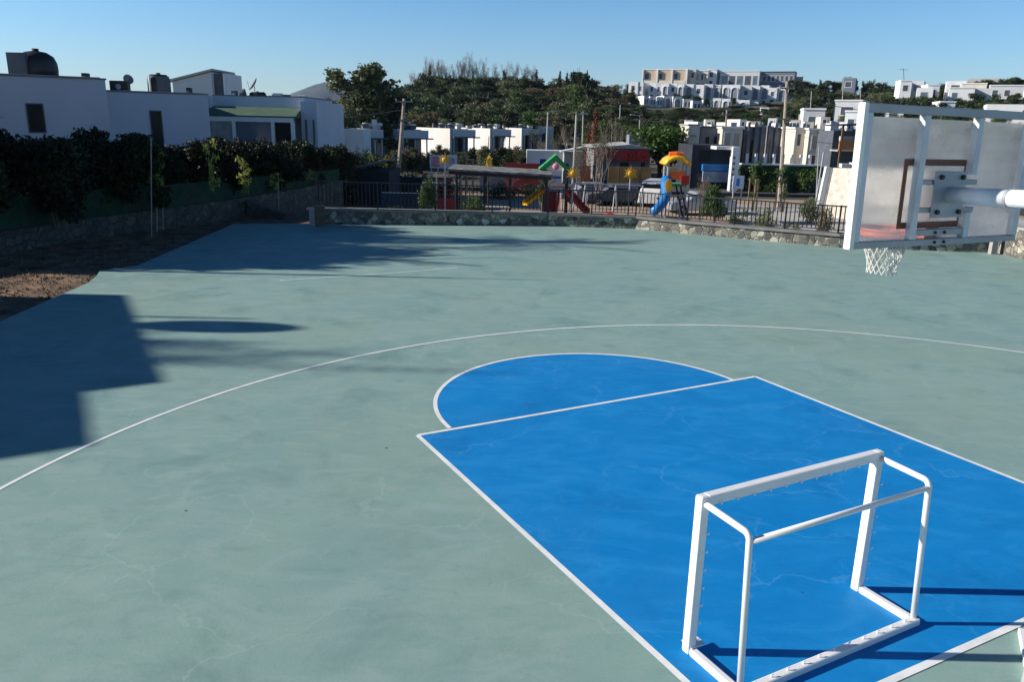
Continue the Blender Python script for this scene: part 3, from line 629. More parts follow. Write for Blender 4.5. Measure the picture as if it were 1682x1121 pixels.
# ------------------------------------------------------------------ buildings
AZ = R(30)   # the estate's houses all stand turned about thirty degrees
def rbox(u, v, Y, W, D, H, name, label, cat, rz=AZ, group=None, m=plaster, body="walls", z0=None):
    """a building with its near vertical edge at pixel u and top at v; local x runs right along the front, y runs back"""
    p = at(u, v, Y); z0 = p.z - H if z0 is None else z0; H = p.z - z0
    e = empty(name, (p.x, p.y, z0), label, cat, group, rz)
    b = B(0, W, 0, D, 0, H).build(body, m, e); return e, b, H
def win(par, x0, x1, z0, z1, m=glass, fm=None, y=0, side='front', fr=.06, name="window", sub=True, prj=.03):
    """window on the front (y) or the left side (x) of a building"""
    def bx(a0, a1, c0, c1, d0, d1):
        return B(a0, a1, y - d1, y - d0, c0, c1) if side == 'front' else B(y - d1, y - d0, a0, a1, c0, c1)
    o = bx(x0, x1, z0, z1, .002, prj * .5).build(name, m, par)
    if fm:
        f = MB()
        for r_ in ((x0 - fr, x0 - .001, z0 - fr, z1 + fr), (x1 + .001, x1 + fr, z0 - fr, z1 + fr), (x0, x1, z0 - fr, z0 - .001), (x0, x1, z1 + .001, z1 + fr)):
            b = bx(*r_, .0021, prj); f.add(b.v, b.f)
        f.build("frame", fm, o)
    return o
# the white houses behind the hedge
e, b, H = rbox(172.5, 131, 40.5, 14, 9, 5.0, "white_house", "white flat roofed house at the left edge with a small dark square window", "house", z0=.3)
e.location.x -= 0
# its long wall runs left from the corner: rebuild in place
for c in kids(e): bpy.data.objects.remove(c)
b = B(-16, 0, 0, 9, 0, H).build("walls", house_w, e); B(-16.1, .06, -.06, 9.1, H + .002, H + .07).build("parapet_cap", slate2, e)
win(b, -3.45, -2.83, H - 2.5, H - 1.25, glass, slate, name="window")
win(b, -13, -11.5, 1.0, 2.3, glass, slate)
B(-16.0, -.2, .3, 8.8, H + .075, H + .12).build("roof", concrete, e)
e2, b, H = rbox(341, 156, 45.5, 14, 9, 4.6, "white_house", "lower white flat roofed house with one tall narrow dark window", "house", z0=.3)
for c in kids(e2): bpy.data.objects.remove(c)
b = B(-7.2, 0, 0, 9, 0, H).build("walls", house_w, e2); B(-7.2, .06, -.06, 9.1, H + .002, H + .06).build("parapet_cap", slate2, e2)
win(b, -2.99, -2.50, H - 3.4, H - .95, glass, slate); B(-7.1, -.2, .3, 8.8, H + .065, H + .1).build("roof", concrete, e2)
# third house with the glazed porch
e3 = empty("white_house", (at(525, 165, 52).x, 52, .3), "white house with a green roofed glazed porch behind the hedge", "house"); Z = lambda v, Y=52: at(600, v, Y).z - .3 + (.0 if Y == 52 else 0)
X3 = lambda u: (u - 525) * sc_(52) * 1.0
H3 = at(400, 158, 52).z - .3
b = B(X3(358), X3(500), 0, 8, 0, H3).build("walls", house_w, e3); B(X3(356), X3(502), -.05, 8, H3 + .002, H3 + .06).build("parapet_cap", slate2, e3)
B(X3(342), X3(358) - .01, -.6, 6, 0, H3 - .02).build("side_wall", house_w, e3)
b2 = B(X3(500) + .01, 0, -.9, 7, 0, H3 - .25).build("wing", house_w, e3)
for u0, u1 in ((506, 509.5), (518, 521)): win(b2, X3(u0), X3(u1), H3 - 2.9, H3 - 1.35, glassb, y=-.9)
pz = at(420, 190, 50).z - .3
pr = MB().add([(X3(342), -2.6, pz), (X3(503), -2.6, pz), (X3(497), -.02, pz + .55), (X3(358), -.02, pz + .55), (X3(342), -2.6, pz - .08), (X3(503), -2.6, pz - .08), (X3(497), -.02, pz - .1), (X3(358), -.02, pz - .1)], [(0, 1, 2, 3), (7, 6, 5, 4), (0, 4, 5, 1), (1, 5, 6, 2), (2, 6, 7, 3), (3, 7, 4, 0)]).build("porch_roof", roofgreen, e3)
porch = MB(); 
for u in (345, 408, 467, 497): porch.box(X3(u) - .1, X3(u) + .1, -2.5, -2.3, 0, pz - .082)
porch.box(X3(345) - .1, X3(497) + .1, -2.55, -2.25, pz - .36, pz - .084); porch.box(X3(345), X3(497), -2.5, -2.3, 0, .9); pf = porch.build("porch_frame", white_m, e3)
B(X3(348), X3(407), -2.42, -2.38, .92, pz - .37).build("pane", curtain, pf); B(X3(410), X3(465), -2.42, -2.38, .92, pz - .37).build("pane", glassb, pf); B(X3(470), X3(495), -2.42, -2.38, .92, pz - .37).build("pane", glass, pf)
# small house with a mono pitched roof above
p = at(283, 133, 70); zt = at(283, 153, 70).z - 3; e = empty("white_house", (p.x, 70, zt), "small white attic storey with a single sloping roof above the white houses", "house")
xr = (345 - 283) * sc_(70); zh0 = at(283, 134, 70).z - zt; zh1 = at(345, 118, 70).z - zt
MB().add([(0, 0, 0), (xr, 0, 0), (xr, 5, 0), (0, 5, 0), (0, 0, zh0), (xr, 0, zh1), (xr, 5, zh1), (0, 5, zh0)], [(3, 2, 1, 0), (4, 5, 6, 7), (0, 1, 5, 4), (1, 2, 6, 5), (2, 3, 7, 6), (3, 0, 4, 7)]).build("walls", plaster2, e)
MB().beam((-.4, 2.5, zh0 + .02), (xr + .2, 2.5, zh1 + .18), 5.6, .16).build("roof", paving, e)
B(xr + .01, xr + .8, .5, 4.5, 0, zh1 - .1).build("stair_core", slate, e); B(xr + .81, xr + 1.0, .4, 4.6, 0, zh1 - .05).build("side_wall", plaster, e)
# roof furniture of the white houses
def tank(u0, u1, v, vb, Y, label, horiz=True):
    p = at((u0 + u1) / 2, vb, Y); wd = (u1 - u0) * sc_(Y); h = (vb - v) * sc_(Y); e = empty("water_heater", (p.x, Y, p.z - .15), label, "water heater", "solar water heaters on the roofs")
    rr = h * .46; MB().lathe([(rr * .6, -wd * .32), (rr, -wd * .25), (rr, wd * .28), (rr * .6, wd * .34)], 16, (wd * .1, .3, h * .56), 'x').build("tank", black, e, smooth=True)
    MB().beam((-wd * .46, -.3, .1), (-wd * .42, .3, h * .92), wd * .1, .5).build("panel", slate, e)
    MB().box(-wd * .45, wd * .4, .0, .06, .05, h * .3).box(-wd * .45, wd * .4, .55, .6, .05, h * .3).build("stand", iron, e)
    MB().tube([(wd * .1, .3, h), (wd * .1, .3, h * 1.14)], .08, 8).build("valve", iron, e); return e
pz_ = at(45, 125, 42)
e = empty("water_heater", (pz_.x, 42, pz_.z - .2), "large black water tank with a flat panel on the first house roof", "water heater", "solar water heaters on the roofs")
B(-.82, .1, -.2, .1, .1, 1.32).build("panel", slate, e); MB().lathe([(.5, 0), (.92, .02), (.95, .5), (.93, .8), (.8, 1.12), (.5, 1.32), (.16, 1.38), (.16, 1.5)], 24, (.05, .9, .1)).build("tank", black, e, smooth=True); B(-.8, .95, .15, 1.7, .0, .1).build("stand", iron, e)
e = empty("water_heater", (at(259, 150, 47).x, 47, at(259, 150, 47).z - .1), "dark water tank with a white pipe on the second house roof", "water heater", "solar water heaters on the roofs")
MB().lathe([(.45, 0), (.62, .02), (.62, .75), (.45, .98), (.12, 1.0), (.12, 1.08)], 20, (-.1, .5, .05)).build("tank", black, e, smooth=True); B(.0, .68, -.1, .1, .05, .92).build("panel", slate, e); MB().tube([(-.35, -.12, 0), (-.35, -.12, .98)], .06, 8).build("pipe", white_m, e)
def roofbox(u, v, vb, w_, Y, label, m=black, nm="air_conditioner", cat="air conditioner"):
    p = at(u, vb, Y); h = (vb - v) * sc_(Y); ww = w_ * sc_(Y); e = empty(nm, (p.x, Y, p.z - .12), label, cat)
    B(-ww / 2, ww / 2, 0, .4, .05, h + .1).build("casing", m, e, bevel=.02); MB().lathe([(h * .3, 0), (h * .3, .02)], 16, (0, -.022, h * .55), 'y').build("fan_grille", steel, e); return e
roofbox(138, 120, 130, 8, 42, "small dark vent box near the right end of the first house roof", iron, "roof_vent", "vent")
roofbox(195, 133, 147, 28, 47, "grey outdoor air conditioner unit on the second house roof")
roofbox(309, 144, 152, 6, 47.5, "small dark vent box on the second house roof near its right end", iron, "roof_vent", "vent")
def dish(u, v, Y, d, label, facing=(-.5, -.8, .4)):
    p = at(u, v, Y); e = empty("satellite_dish", (p.x, Y, p.z), label, "satellite dish"); f = Vector(facing).normalized(); q = f.to_track_quat('Z', 'Y'); mb = MB()
    prof = [(0.02, 0), (d * .25, d * .03), (d * .42, d * .09), (d * .5, d * .14)]; n = 16; vs = [q @ Vector((r * math.cos(6.283 * k / n), r * math.sin(6.283 * k / n), z)) for r, z in prof for k in range(n)]
    mb.add(vs, [(i * n + k, i * n + (k + 1) % n, (i + 1) * n + (k + 1) % n, (i + 1) * n + k) for i in range(3) for k in range(n)]); o = mb.build("reflector", slate2, e, smooth=True); s = o.modifiers.new("s", 'SOLIDIFY'); s.thickness = .03
    MB().tube([(0, 0, -d * .9), (0, 0, -d * .05)], .025, 6).build("mast", iron, e); MB().tube([q @ Vector((0, -d * .45, d * .1)), q @ Vector((0, 0, d * .55))], .012, 6).build("feed_arm", iron, e); return e
dish(418, 140, 56, 1.0, "satellite dish on the roof of the house with the glazed porch", (-.7, -.3, .5))
dish(210, 131, 49, .6, "small satellite dish behind the air conditioner on the second house", (.6, -.6, .3))
tank(398, 436, 148, 158, 56, "low dark solar heater on the roof of the house with the glazed porch")
for i, (u, v, w_) in enumerate(((384, 149, 8), (455, 153, 14), (470, 155, 10), (496, 156, 12))): roofbox(u, v, 158, w_, 56, ["dark roof box left of the dish on the porch house", "white roof box beside the mountain", "small dark roof box right of the white one", "flat pale box at the right end of the porch house roof"][i], [slate, plaster, slate, plaster][i], "roof_box", "roof box")
# the house beyond the left edge whose roofs shade the court, with its dish
def shade_house():
    k = 1 / math.tan(SUN_EL)
    for (sx, sy, Lb, H, lab) in ((-4.9, 10.58, 6.4, 6.5, "white house beyond the left edge that shades the court"), (-4.75, 8.32, 2.2, 6.1, "lower white wing beyond the left edge")):
        e = empty("white_house", (sx - H * k, sy, 0), lab, "house", rz=AZ); b = B(-9, 0, 0, Lb, 0, H).build("walls", plaster, e)
        win(b, -3, -2, 1, 2.4, glass, slate); B(-9.05, .001, -.03, Lb + .0, H - .12, H + .001).build("parapet_cap", slate2, e) if False else None
    e = empty("satellite_dish", (-3.9 - 7.6 * k - 1.9, 13.7, 6.5), "large dish on the roof of the house beyond the left edge", "satellite dish")
    MB().lathe([(.0001, 0), (.5, .03), (.52, .1)], 24, (0, 0, 1.45), 'x').build("reflector", slate2, e); MB().tube([(0, 0, 0), (.03, 0, 1.0)], .10, 6).build("mast", iron, e); MB().tube([(0, .62, 0), (0, .62, 1.5)], .05, 6).build("mast", iron, e)
    d_ = [c for c in kids(e) if c.name.startswith('reflector')][0]; d_.scale = (1, .82, 1.35); d_.location.z = -.69
shade_house()
for x, y, h, wd, kd, sd_ in ((-38, 12.6, 15.7, 4.6, 'palm', 1), (-36, 11.5, 15.0, 4.4, 'palm', 2), (-20, 20.2, 7.7, 4, 'round', 0), (-21, 21.2, 8.9, 4.6, 'palm', 2), (-20.5, 19.9, 7.2, 3, 'pine', 0), (-22.5, 22.0, 8.0, 6.4, 'palm', 0), (-21.5, 24.8, 11.4, 7, 'palm', 1), (-23.0, 20.4, 7.6, 5.2, 'palm', 2), (-20.5, 23.3, 8.2, 6.5, 'palm', 0), (-24.5, 26.2, 9.0, 5, 'euca', 1), (-21, 19.9, 6.6, 3.0, 'olive', 0), (-19.5, 27.2, 6.9, 6, 'round', 0), (-22.5, 25.3, 11.2, 3.2, 'cypress', 0), (-20, 21.6, 6.9, 4, 'round', 1), (-20, 24.6, 7.6, 5.5, 'round', 2), (-21.4, 18.75, 9.6, 1.1, 'cypress', 1), (-19.5, 26.0, 7.6, 5, 'round', 1), (-19.0, 22.4, 7.4, 5, 'round', 0), (-18.6, 20.6, 5.6, 3.4, 'round', 1), (-23.5, 23.8, 9.0, 5, 'round', 2), (-24.5, 27.3, 9.2, 5, 'round', 0)):
    plant(kd, x, y, .3, h, wd, "garden tree beyond the left edge shading the court", "tree", "garden trees beyond the left edge", seed=sd_)
# ------------------------------------------------------------------ playground (its ground lies below the raised court)
PGZ = -1.7
pgp = MB(); rg_ = random.Random(2)
nxp, nyp = 40, 30
for j in range(nyp + 1):
    for i in range(nxp + 1): pgp.v.append((-16 + 50 * i / nxp, 30 + 32 * j / nyp, PGZ + .03 + rg_.uniform(-.01, .02) - (.0 if j else .3)))
pgp.f = [(j * (nxp + 1) + i, j * (nxp + 1) + i + 1, (j + 1) * (nxp + 1) + i + 1, (j + 1) * (nxp + 1) + i) for j in range(nyp) for i in range(nxp)]
struct(pgp.build("playground_ground", sand, smooth=True))
def E_(name, u, Y, z, label, cat, group=None, rz=0):
    p = at(u, 300, Y); return empty(name, (p.x, Y, z), label, cat, group, rz)
def zpx(v, Y, u=841): return at(u, v, Y).z
def S(Y): return Y / FPX * .985
# suns on poles
def sun_orn(u, v, Y, label, r=.40, rz=0.):
    e = E_("sun_ornament", u, Y, PGZ, label, "ornament", "yellow sun ornaments on poles in the playground", rz); z = zpx(v, Y, u) - PGZ
    m = MB(); m.lathe([(r * .2, -.07), (r * .4, -.05), (r * .45, 0), (r * .4, .05), (r * .2, .07)], 18, (0, 0, z), 'y')
    f = m.build("face", yellow, e, smooth=True); m = MB()
    for k in range(12):
        a = k * math.pi / 6; c, s_ = math.cos(a), math.sin(a); w_ = .06
        L_ = r * (1.2 if k % 2 else .95)
        m.add([(c * r * .5 - s_ * w_, -.03, z + s_ * r * .5 + c * w_), (c * r * .5 + s_ * w_, -.03, z + s_ * r * .5 - c * w_), (c * L_, 0, z + s_ * L_), (c * r * .5 - s_ * w_, .03, z + s_ * r * .5 + c * w_), (c * r * .5 + s_ * w_, .03, z + s_ * r * .5 - c * w_)], [(0, 1, 2), (4, 3, 2), (0, 2, 3), (1, 4, 2)])
    m.build("rays", yellow, e); MB().tube([(0, .05, 0), (0, .05, z - r * .3)], .045, 8).build("pole", iron if u < 900 else steel, e); return e
sun_orn(731, 263, 46, "yellow sun ornament in front of the white billboard, leftmost of four")
sun_orn(803, 266, 48, "yellow sun ornament seen nearly edge-on above the pergola roof", rz=1.0)
sun_orn(941, 285, 46, "yellow sun ornament just right of the green roofed play tower")
sun_orn(1035, 285, 47, "yellow sun ornament in front of the yellow brown hoarding")
# climbing frame
def climber():
    Y = 45.5; s_ = S(Y); e = E_("ladder_climber", 735, Y, PGZ, "red and white climbing ladder frame at the left end of the playground", "climbing frame")
    x = lambda u: (u - 735) * s_; zt = zpx(286, Y) - PGZ
    for u, mm, t in ((717, white_m, zt), (731, white_m, zt + .6), (748, woodl, zt - .3), (757, woodl, zt - .35)): MB().beam((x(u), 0, 0), (x(u), 0, t), .07).build("post", mm, e)
    for k in range(8): MB().tube([(x(717), 0, .3 + k * .26), (x(746), 0, .3 + k * .26)], .03, 6).build("rung", red, e)
    for k in range(7): MB().tube([(x(748), 0, .25 + k * .26), (x(757), 0, .25 + k * .26)], .028, 6).build("rung", woodl, e)
    B(x(715), x(748), -.02, .02, .1, 1.1).build("panel", redb, e); MB().beam((x(695), 0, zt), (x(757), 0, zt - .05), .06, .1).build("top_beam", paving, e)
climber()
e = E_("garden_chair", 703, 44, PGZ, "white timber swing frame with a low seat beside the leafy tree", "swing seat")
for x in (-.28, .28): MB().beam((x, 0, 0), (x, 0, 1.3), .05).build("post", white_m, e)
B(-.27, .27, -.05, .3, .35, .4).build("seat", white_m, e)
# pergola
def pergola():
    Y = 46; s_ = S(Y); e = E_("pergola", 820, Y, PGZ, "long dark timber pergola with a pale flat roof in the playground", "pergola"); x = lambda u: (u - 820) * s_
    zl, zr = zpx(277, Y) - PGZ, zpx(283, Y) - PGZ
    MB().add([(x(738), -1.2, zl - .02), (x(906), -1.2, zr - .02), (x(900), 1.6, zr + .10), (x(742), 1.6, zl + .10), (x(738), -1.2, zl - .12), (x(906), -1.2, zr - .12), (x(900), 1.6, zr - .0), (x(742), 1.6, zl - .0)], [(0, 1, 2, 3), (7, 6, 5, 4), (0, 4, 5, 1), (1, 5, 6, 2), (2, 6, 7, 3), (3, 7, 4, 0)]).build("roof", mat("weathered roof felt", (.10, .095, .09), .9, .4, 2.5, detail=10, c2=(.33, .32, .30)), e)
    MB().beam((x(740), -1.1, zl - .22), (x(904), -1.1, zr - .22), .1, .18).build("beam", iron, e); MB().beam((x(742), 1.4, zl - .12), (x(900), 1.4, zr - .12), .1, .18).build("beam", iron, e)
    for u in (753, 797, 838, 897):
        t = (u - 740) / 164; zz = zl + (zr - zl) * t - .32
        for yy in (-1.1, 1.4):
            p_ = MB().beam((x(u), yy, 0), (x(u), yy, zz + (.0 if yy < 0 else .1)), .11).build("post", iron, e)
            b_ = MB()
            for sg in (-1, 1): b_.tube([(x(u) + sg * .06, yy, zz - .55), (x(u) + sg * .18, yy, zz - .2), (x(u) + sg * .5, yy, zz - .03)], .03, 6)
            b_.build("bracket", concrete, p_)
pergola()
e = E_("picnic_table", 818, 45, PGZ, "white and brown picnic table under the pergola", "table")
B(-.7, .7, -.35, .35, .7, .76).build("table_top", paving, e)
for sg in (-1, 1):
    B(-.7, .7, .55 * sg - .14, .55 * sg + .14, .42, .47).build("bench_seat", paving, e); MB().beam((.5 * sg, -.65, 0), (.5 * sg, -.1, .7), .08).build("leg", wood, e); MB().beam((.5 * sg, .65, 0), (.5 * sg, .1, .7), .08).build("leg", wood, e)
def slide(e, p0, p1, w_, m, name="slide"):
    p0, p1 = Vector(p0), Vector(p1); mb = MB(); pts = []
    for i in range(9):
        t = i / 8; q = p0.lerp(p1, t); q.z = p0.z + (p1.z - p0.z) * (t * t * (3 - 2 * t) * .35 + t * .65); pts.append(q)
    d = Vector((p1.x - p0.x, p1.y - p0.y, 0)).normalized(); sd_ = Vector((-d.y, d.x, 0)) * w_ / 2; h = Vector((0, 0, .2))
    vs = []
    for q in pts: vs += [q - sd_ * 1.12 + h, q - sd_, q + sd_, q + sd_ * 1.12 + h, q + sd_ * 1.2 + h * .9 - Vector((0, 0, .0)), q + sd_ - h * .25, q - sd_ - h * .25, q - sd_ * 1.2 + h * .9]
    fs = [(i * 8 + k, i * 8 + (k + 1) % 8, (i + 1) * 8 + (k + 1) % 8, (i + 1) * 8 + k) for i in range(8) for k in range(8)] + [tuple(range(7, -1, -1)), tuple(64 + k for k in range(8))]
    return mb.add(vs, fs).build(name, m, e, smooth=False)
def tower1():
    Y = 47; s_ = S(Y); e = E_("play_tower", 912, Y, PGZ, "play tower with a green pitched roof, one yellow and two red slides", "play tower"); x = lambda u: (u - 912) * s_; z = lambda v: zpx(v, Y) - PGZ
    for u in (894, 932):
        for yy in (0, 1.2): MB().tube([(x(u), yy, 0), (x(u), yy, z(268))], .06, 8).build("post", iron, e)
    rf = MB(); hw = x(937); 
    rf.add([(-hw - .1, -.2, z(277)), (-hw - .1, 1.4, z(277)), (0, 1.4, z(252)), (0, -.2, z(252)), (hw, -.2, z(277)), (hw, 1.4, z(277)), (-hw + .30, -.2, z(277)), (0, -.2, z(263)), (hw - .36, -.2, z(277)), (-hw + .30, 1.4, z(277)), (0, 1.4, z(263)), (hw - .36, 1.4, z(277))], [(0, 1, 2, 3), (3, 2, 5, 4), (0, 3, 7, 6), (3, 4, 8, 7), (6, 7, 10, 9), (7, 8, 11, 10), (1, 9, 10, 2), (2, 10, 11, 5), (0, 6, 9, 1), (4, 5, 11, 8)]); rf.build("roof", greenp, e)
    MB().lathe([(.05, -.06), (.16, -.05), (.20, 0), (.16, .05), (.05, .06)], 14, (0, -.25, z(272)), 'y').build("heart_panel", pink, e, smooth=True)
    B(x(906), x(922), -.05, 0, z(300), z(279)).build("front_panel", plaster, e); B(x(924), x(931), -.05, 0, z(300), z(279)).build("side_panel", glassb, e); MB().box(x(907), x(921), -.09, -.051, z(292), z(288)).build("window_slot", bluep, e)
    B(x(894), x(932), -.1, 1.3, z(315), z(312)).build("platform", bluep, e)
    slide(e, (x(893), .1, z(313)), (x(863), -.5, z(334)), .5, yellow); slide(e, (x(905), -.1, z(312)), (x(902), -2.4, .25), .62, red); slide(e, (x(930), .2, z(312)), (x(964), -.9, z(344)), .5, red)
    MB().tube([(x(918), -.3, z(311)), (x(916), -.9, z(330)), (x(914), -1.2, z(345))], .06, 8).build("climbing_pole", red, e, smooth=True)
tower1()
def tower2():
    Y = 45; s_ = S(Y); e = E_("play_tower", 1109, Y, PGZ, "play tower with a yellow domed canopy and a twisting blue slide", "play tower"); x = lambda u: (u - 1109) * s_; z = lambda v: zpx(v, Y, 1109) - PGZ
    for u in (1096, 1127):
        for yy in (0, 1.1): MB().tube([(x(u), yy, 0), (x(u), yy, z(268))], .065, 8).build("post", steel, e)
    can = MB(); pr = []
    n = 9
    for j, yy in enumerate((-.35, 1.45)):
        for i in range(n):
            t = i / (n - 1); u = 1088 + 44 * t; pr.append((x(u), yy, z(269 - 14 * math.sin(math.pi * t) ** .6)))
    lo = [(p[0] * .9, p[1], p[2] - .22 if 0 < i % n < n - 1 else p[2] - .1) for i, p in enumerate(pr)]
    fs = [(i, i + 1, n + i + 1, n + i) for i in range(n - 1)] + [(18 + i + 1, 18 + i, 18 + n + i, 18 + n + i + 1) for i in range(n - 1)] + [(i, 18 + i, 18 + i + 1, i + 1) for i in range(n - 1)] + [(n + i + 1, 18 + n + i + 1, 18 + n + i, n + i) for i in range(n - 1)] + [(0, n, 18 + n, 18), (n - 1, 18 + n - 1, 18 + 2 * n - 1, 2 * n - 1)]
    c_ = can.add(pr + lo, fs).build("canopy", yellow, e, smooth=True); MB().lathe([(.16, -.4), (.2, 0), (.16, .4)], 12, (.05, .5, z(255)), 'x').build("canopy_cap", orange, c_)
    B(x(1099), x(1124), -.06, 0, z(295), z(281)).build("front_panel", orange, e); B(x(1118), x(1131), -.12, -.061, z(303), z(288)).build("side_panel", red, e); B(x(1096), x(1128), -.1, 1.2, z(306), z(302)).build("platform", greenp, e)
    MB().tube([(x(1094), -.1, z(294)), (x(1092), -.4, z(304)), (x(1092), -.8, z(318)), (x(1086), -1.1, z(330)), (x(1076), -1.3, z(340)), (x(1068), -1.4, z(346))], .30, 12, .24).build("spiral_slide", bluep, e, smooth=True)
    MB().lathe([(.04, -.04), (.2, -.03), (.2, .03), (.04, .04)], 12, (0, 0, 0), 'y').build("slide_badge", yellow, e, loc=(x(1092), -1.2, z(303))).scale = (1, 1, 1.9)
    MB().tube([(x(1110), -.2, z(306)), (x(1122), -1.2, .1)], .05, 6).build("ladder_rail", iron, e); MB().tube([(x(1117), -.2, z(306)), (x(1130), -1.2, .1)], .05, 6).build("ladder_rail", iron, e)
    for k in range(5): t = .15 + k * .18; a = Vector((x(1110), -.2, z(306))).lerp(Vector((x(1122), -1.2, .1)), t); b_ = Vector((x(1117), -.2, z(306))).lerp(Vector((x(1130), -1.2, .1)), t); MB().tube([a, b_], .03, 6).build("rung", iron, e)
tower2()
e = E_("spring_rider", 1003, 41, PGZ, "small red spring rider just behind the far wall", "spring rider"); zz = zpx(350, 41) - PGZ
MB().lathe([(.12, -.3), (.2, -.2), (.24, 0), (.2, .2), (.1, .34)], 12, (0, 0, zz - .1), 'x').build("body", red, e, smooth=True); MB().tube([(0, 0, 0), (0, 0, zz - .25)], .08, 8).build("spring", iron, e); MB().tube([(.15, -.2, zz + .1), (.15, .2, zz + .1)], .03, 6).build("handle", red, e)
# swing set
def swing():
    Y = 52; s_ = S(Y); e = E_("swing_set", 1000, Y, PGZ, "grey steel swing set behind the bare tree", "swing set"); x = lambda u: (u - 1000) * s_; z = lambda v: zpx(v, Y) - PGZ
    MB().beam((x(945), 0, z(299)), (x(1058), 0, z(301)), .09).build("top_beam", steel, e); MB().beam((x(962), .8, z(305)), (x(1052), .8, z(306)), .06).build("lower_beam", steel, e)
    for u in (947, 962, 1012, 1056): MB().tube([(x(u), 0, z(300)), (x(u) - .2, -.6, 0)], .045, 6).build("leg", steel, e); MB().tube([(x(u), 0, z(300)), (x(u) + .2, .6, 0)], .045, 6).build("leg", steel, e)
    for u in (980, 1032):
        st = B(x(u) - .25, x(u) + .25, -.12, .12, .5, .56).build("seat", black, e)
        for dx in (-.22, .22): MB().tube([(x(u) + dx, 0, .55), (x(u) + dx, 0, z(300))], .012, 4).build("chain", iron, st)
swing()
for u, v, Y, wpx, k, mm, lab in ((775, 317, 44, 40, 'bush', L_mid, "sunlit green bush in front of the pergola's left posts"), (699, 284, 43, 30, 'round', L_mid, "slim leafy tree at the left end of the playground"), (893, 286, 49, 22, 'round', L_mid, "small leafy tree half hidden behind the green roofed play tower"), (1180, 292, 42, 36, 'round', L_mid, "yellowish green young tree with pale trunk behind the railing"), (1252, 333, 38, 44, 'bush', L_olive, "grey green bush behind the railing right of the young tree"), (1302, 352, 34, 34, 'bush', L_olive, "low grey green bush close behind the far wall"), (1210, 338, 40, 36, 'bush', L_mid, "dark bush behind the railing left of the grey green one"), (1362, 325, 40, 28, 'bush', L_brown, "dark dry bush in front of the pale garden wall"), (650, 329, 38, 44, 'bush', L_mid, "low plants behind the shaded part of the railing"), (1340, 318, 46, 40, 'bush', L_olive, "scrubby bush at the foot of the pale garden wall"), (1000, 320, 56, 90, 'bush', L_olive, "long low olive bush at the back of the playground"), (815, 300, 58, 60, 'bush', L_dark, "dark bush behind the picnic table"), (735, 290, 58, 40, 'bush', L_dark, "dark bush behind the climbing frame"), (870, 300, 60, 60, 'bush', L_dark, "dark bush behind the yellow slide")):
    plant_px(k, u, v, Y, wpx, lab, "bush" if k == 'bush' else "tree", None, mm, base=PGZ, unitw=.95 if k == 'bush' else .7)
plant_px('bare', 985, 213, 54, 96, "large leafless brown tree in the middle of the playground", "tree", None, L_brown, base=PGZ, unitw=1.)
plant_px('bare', 955, 245, 57, 50, "smaller leafless tree left of the large bare one", "tree", None, L_brown, base=PGZ, unitw=1.)
plant_px('bare', 1155, 296, 44, 44, "low bare shrub right of the yellow canopied tower", "shrub", None, L_brown, base=PGZ, unitw=1.)
plant_px('cypress', 979, 180, 88, 22, "tall slim tree with rusty orange leaves in the centre", "tree", None, L_red, unitw=.26, name="tree")
plant_px('cypress', 968, 200, 90, 14, "shorter rusty leaved tree beside the tall one", "tree", None, L_red, unitw=.26, name="tree")
for i, (u, v0, v1, lab) in enumerate(((1237, 318, 262, "young street tree tied to three stakes, left one"), (1282, 325, 270, "young street tree tied to three stakes by the big pole"))):
    Y = 52; b_ = at(u, v0, Y); plant('sapling', b_.x, Y, PGZ, zpx(v1, Y, u) - PGZ, 2.6, lab, "tree", None, L_mid)
    for dx in (-.28, .02, .26): o = MB().beam((0, 0, 0), (0, 0, zpx(v0 - 24, Y, u) - PGZ), .07).build("tree_stake", woodl, loc=(b_.x + dx, Y - .3 + abs(dx), PGZ)); tag(o, "pale stake around the young street tree " + ("by the green awning" if i == 0 else "next to the big leaning pole"), "stake", "stakes around the young street trees " + str(i + 1))
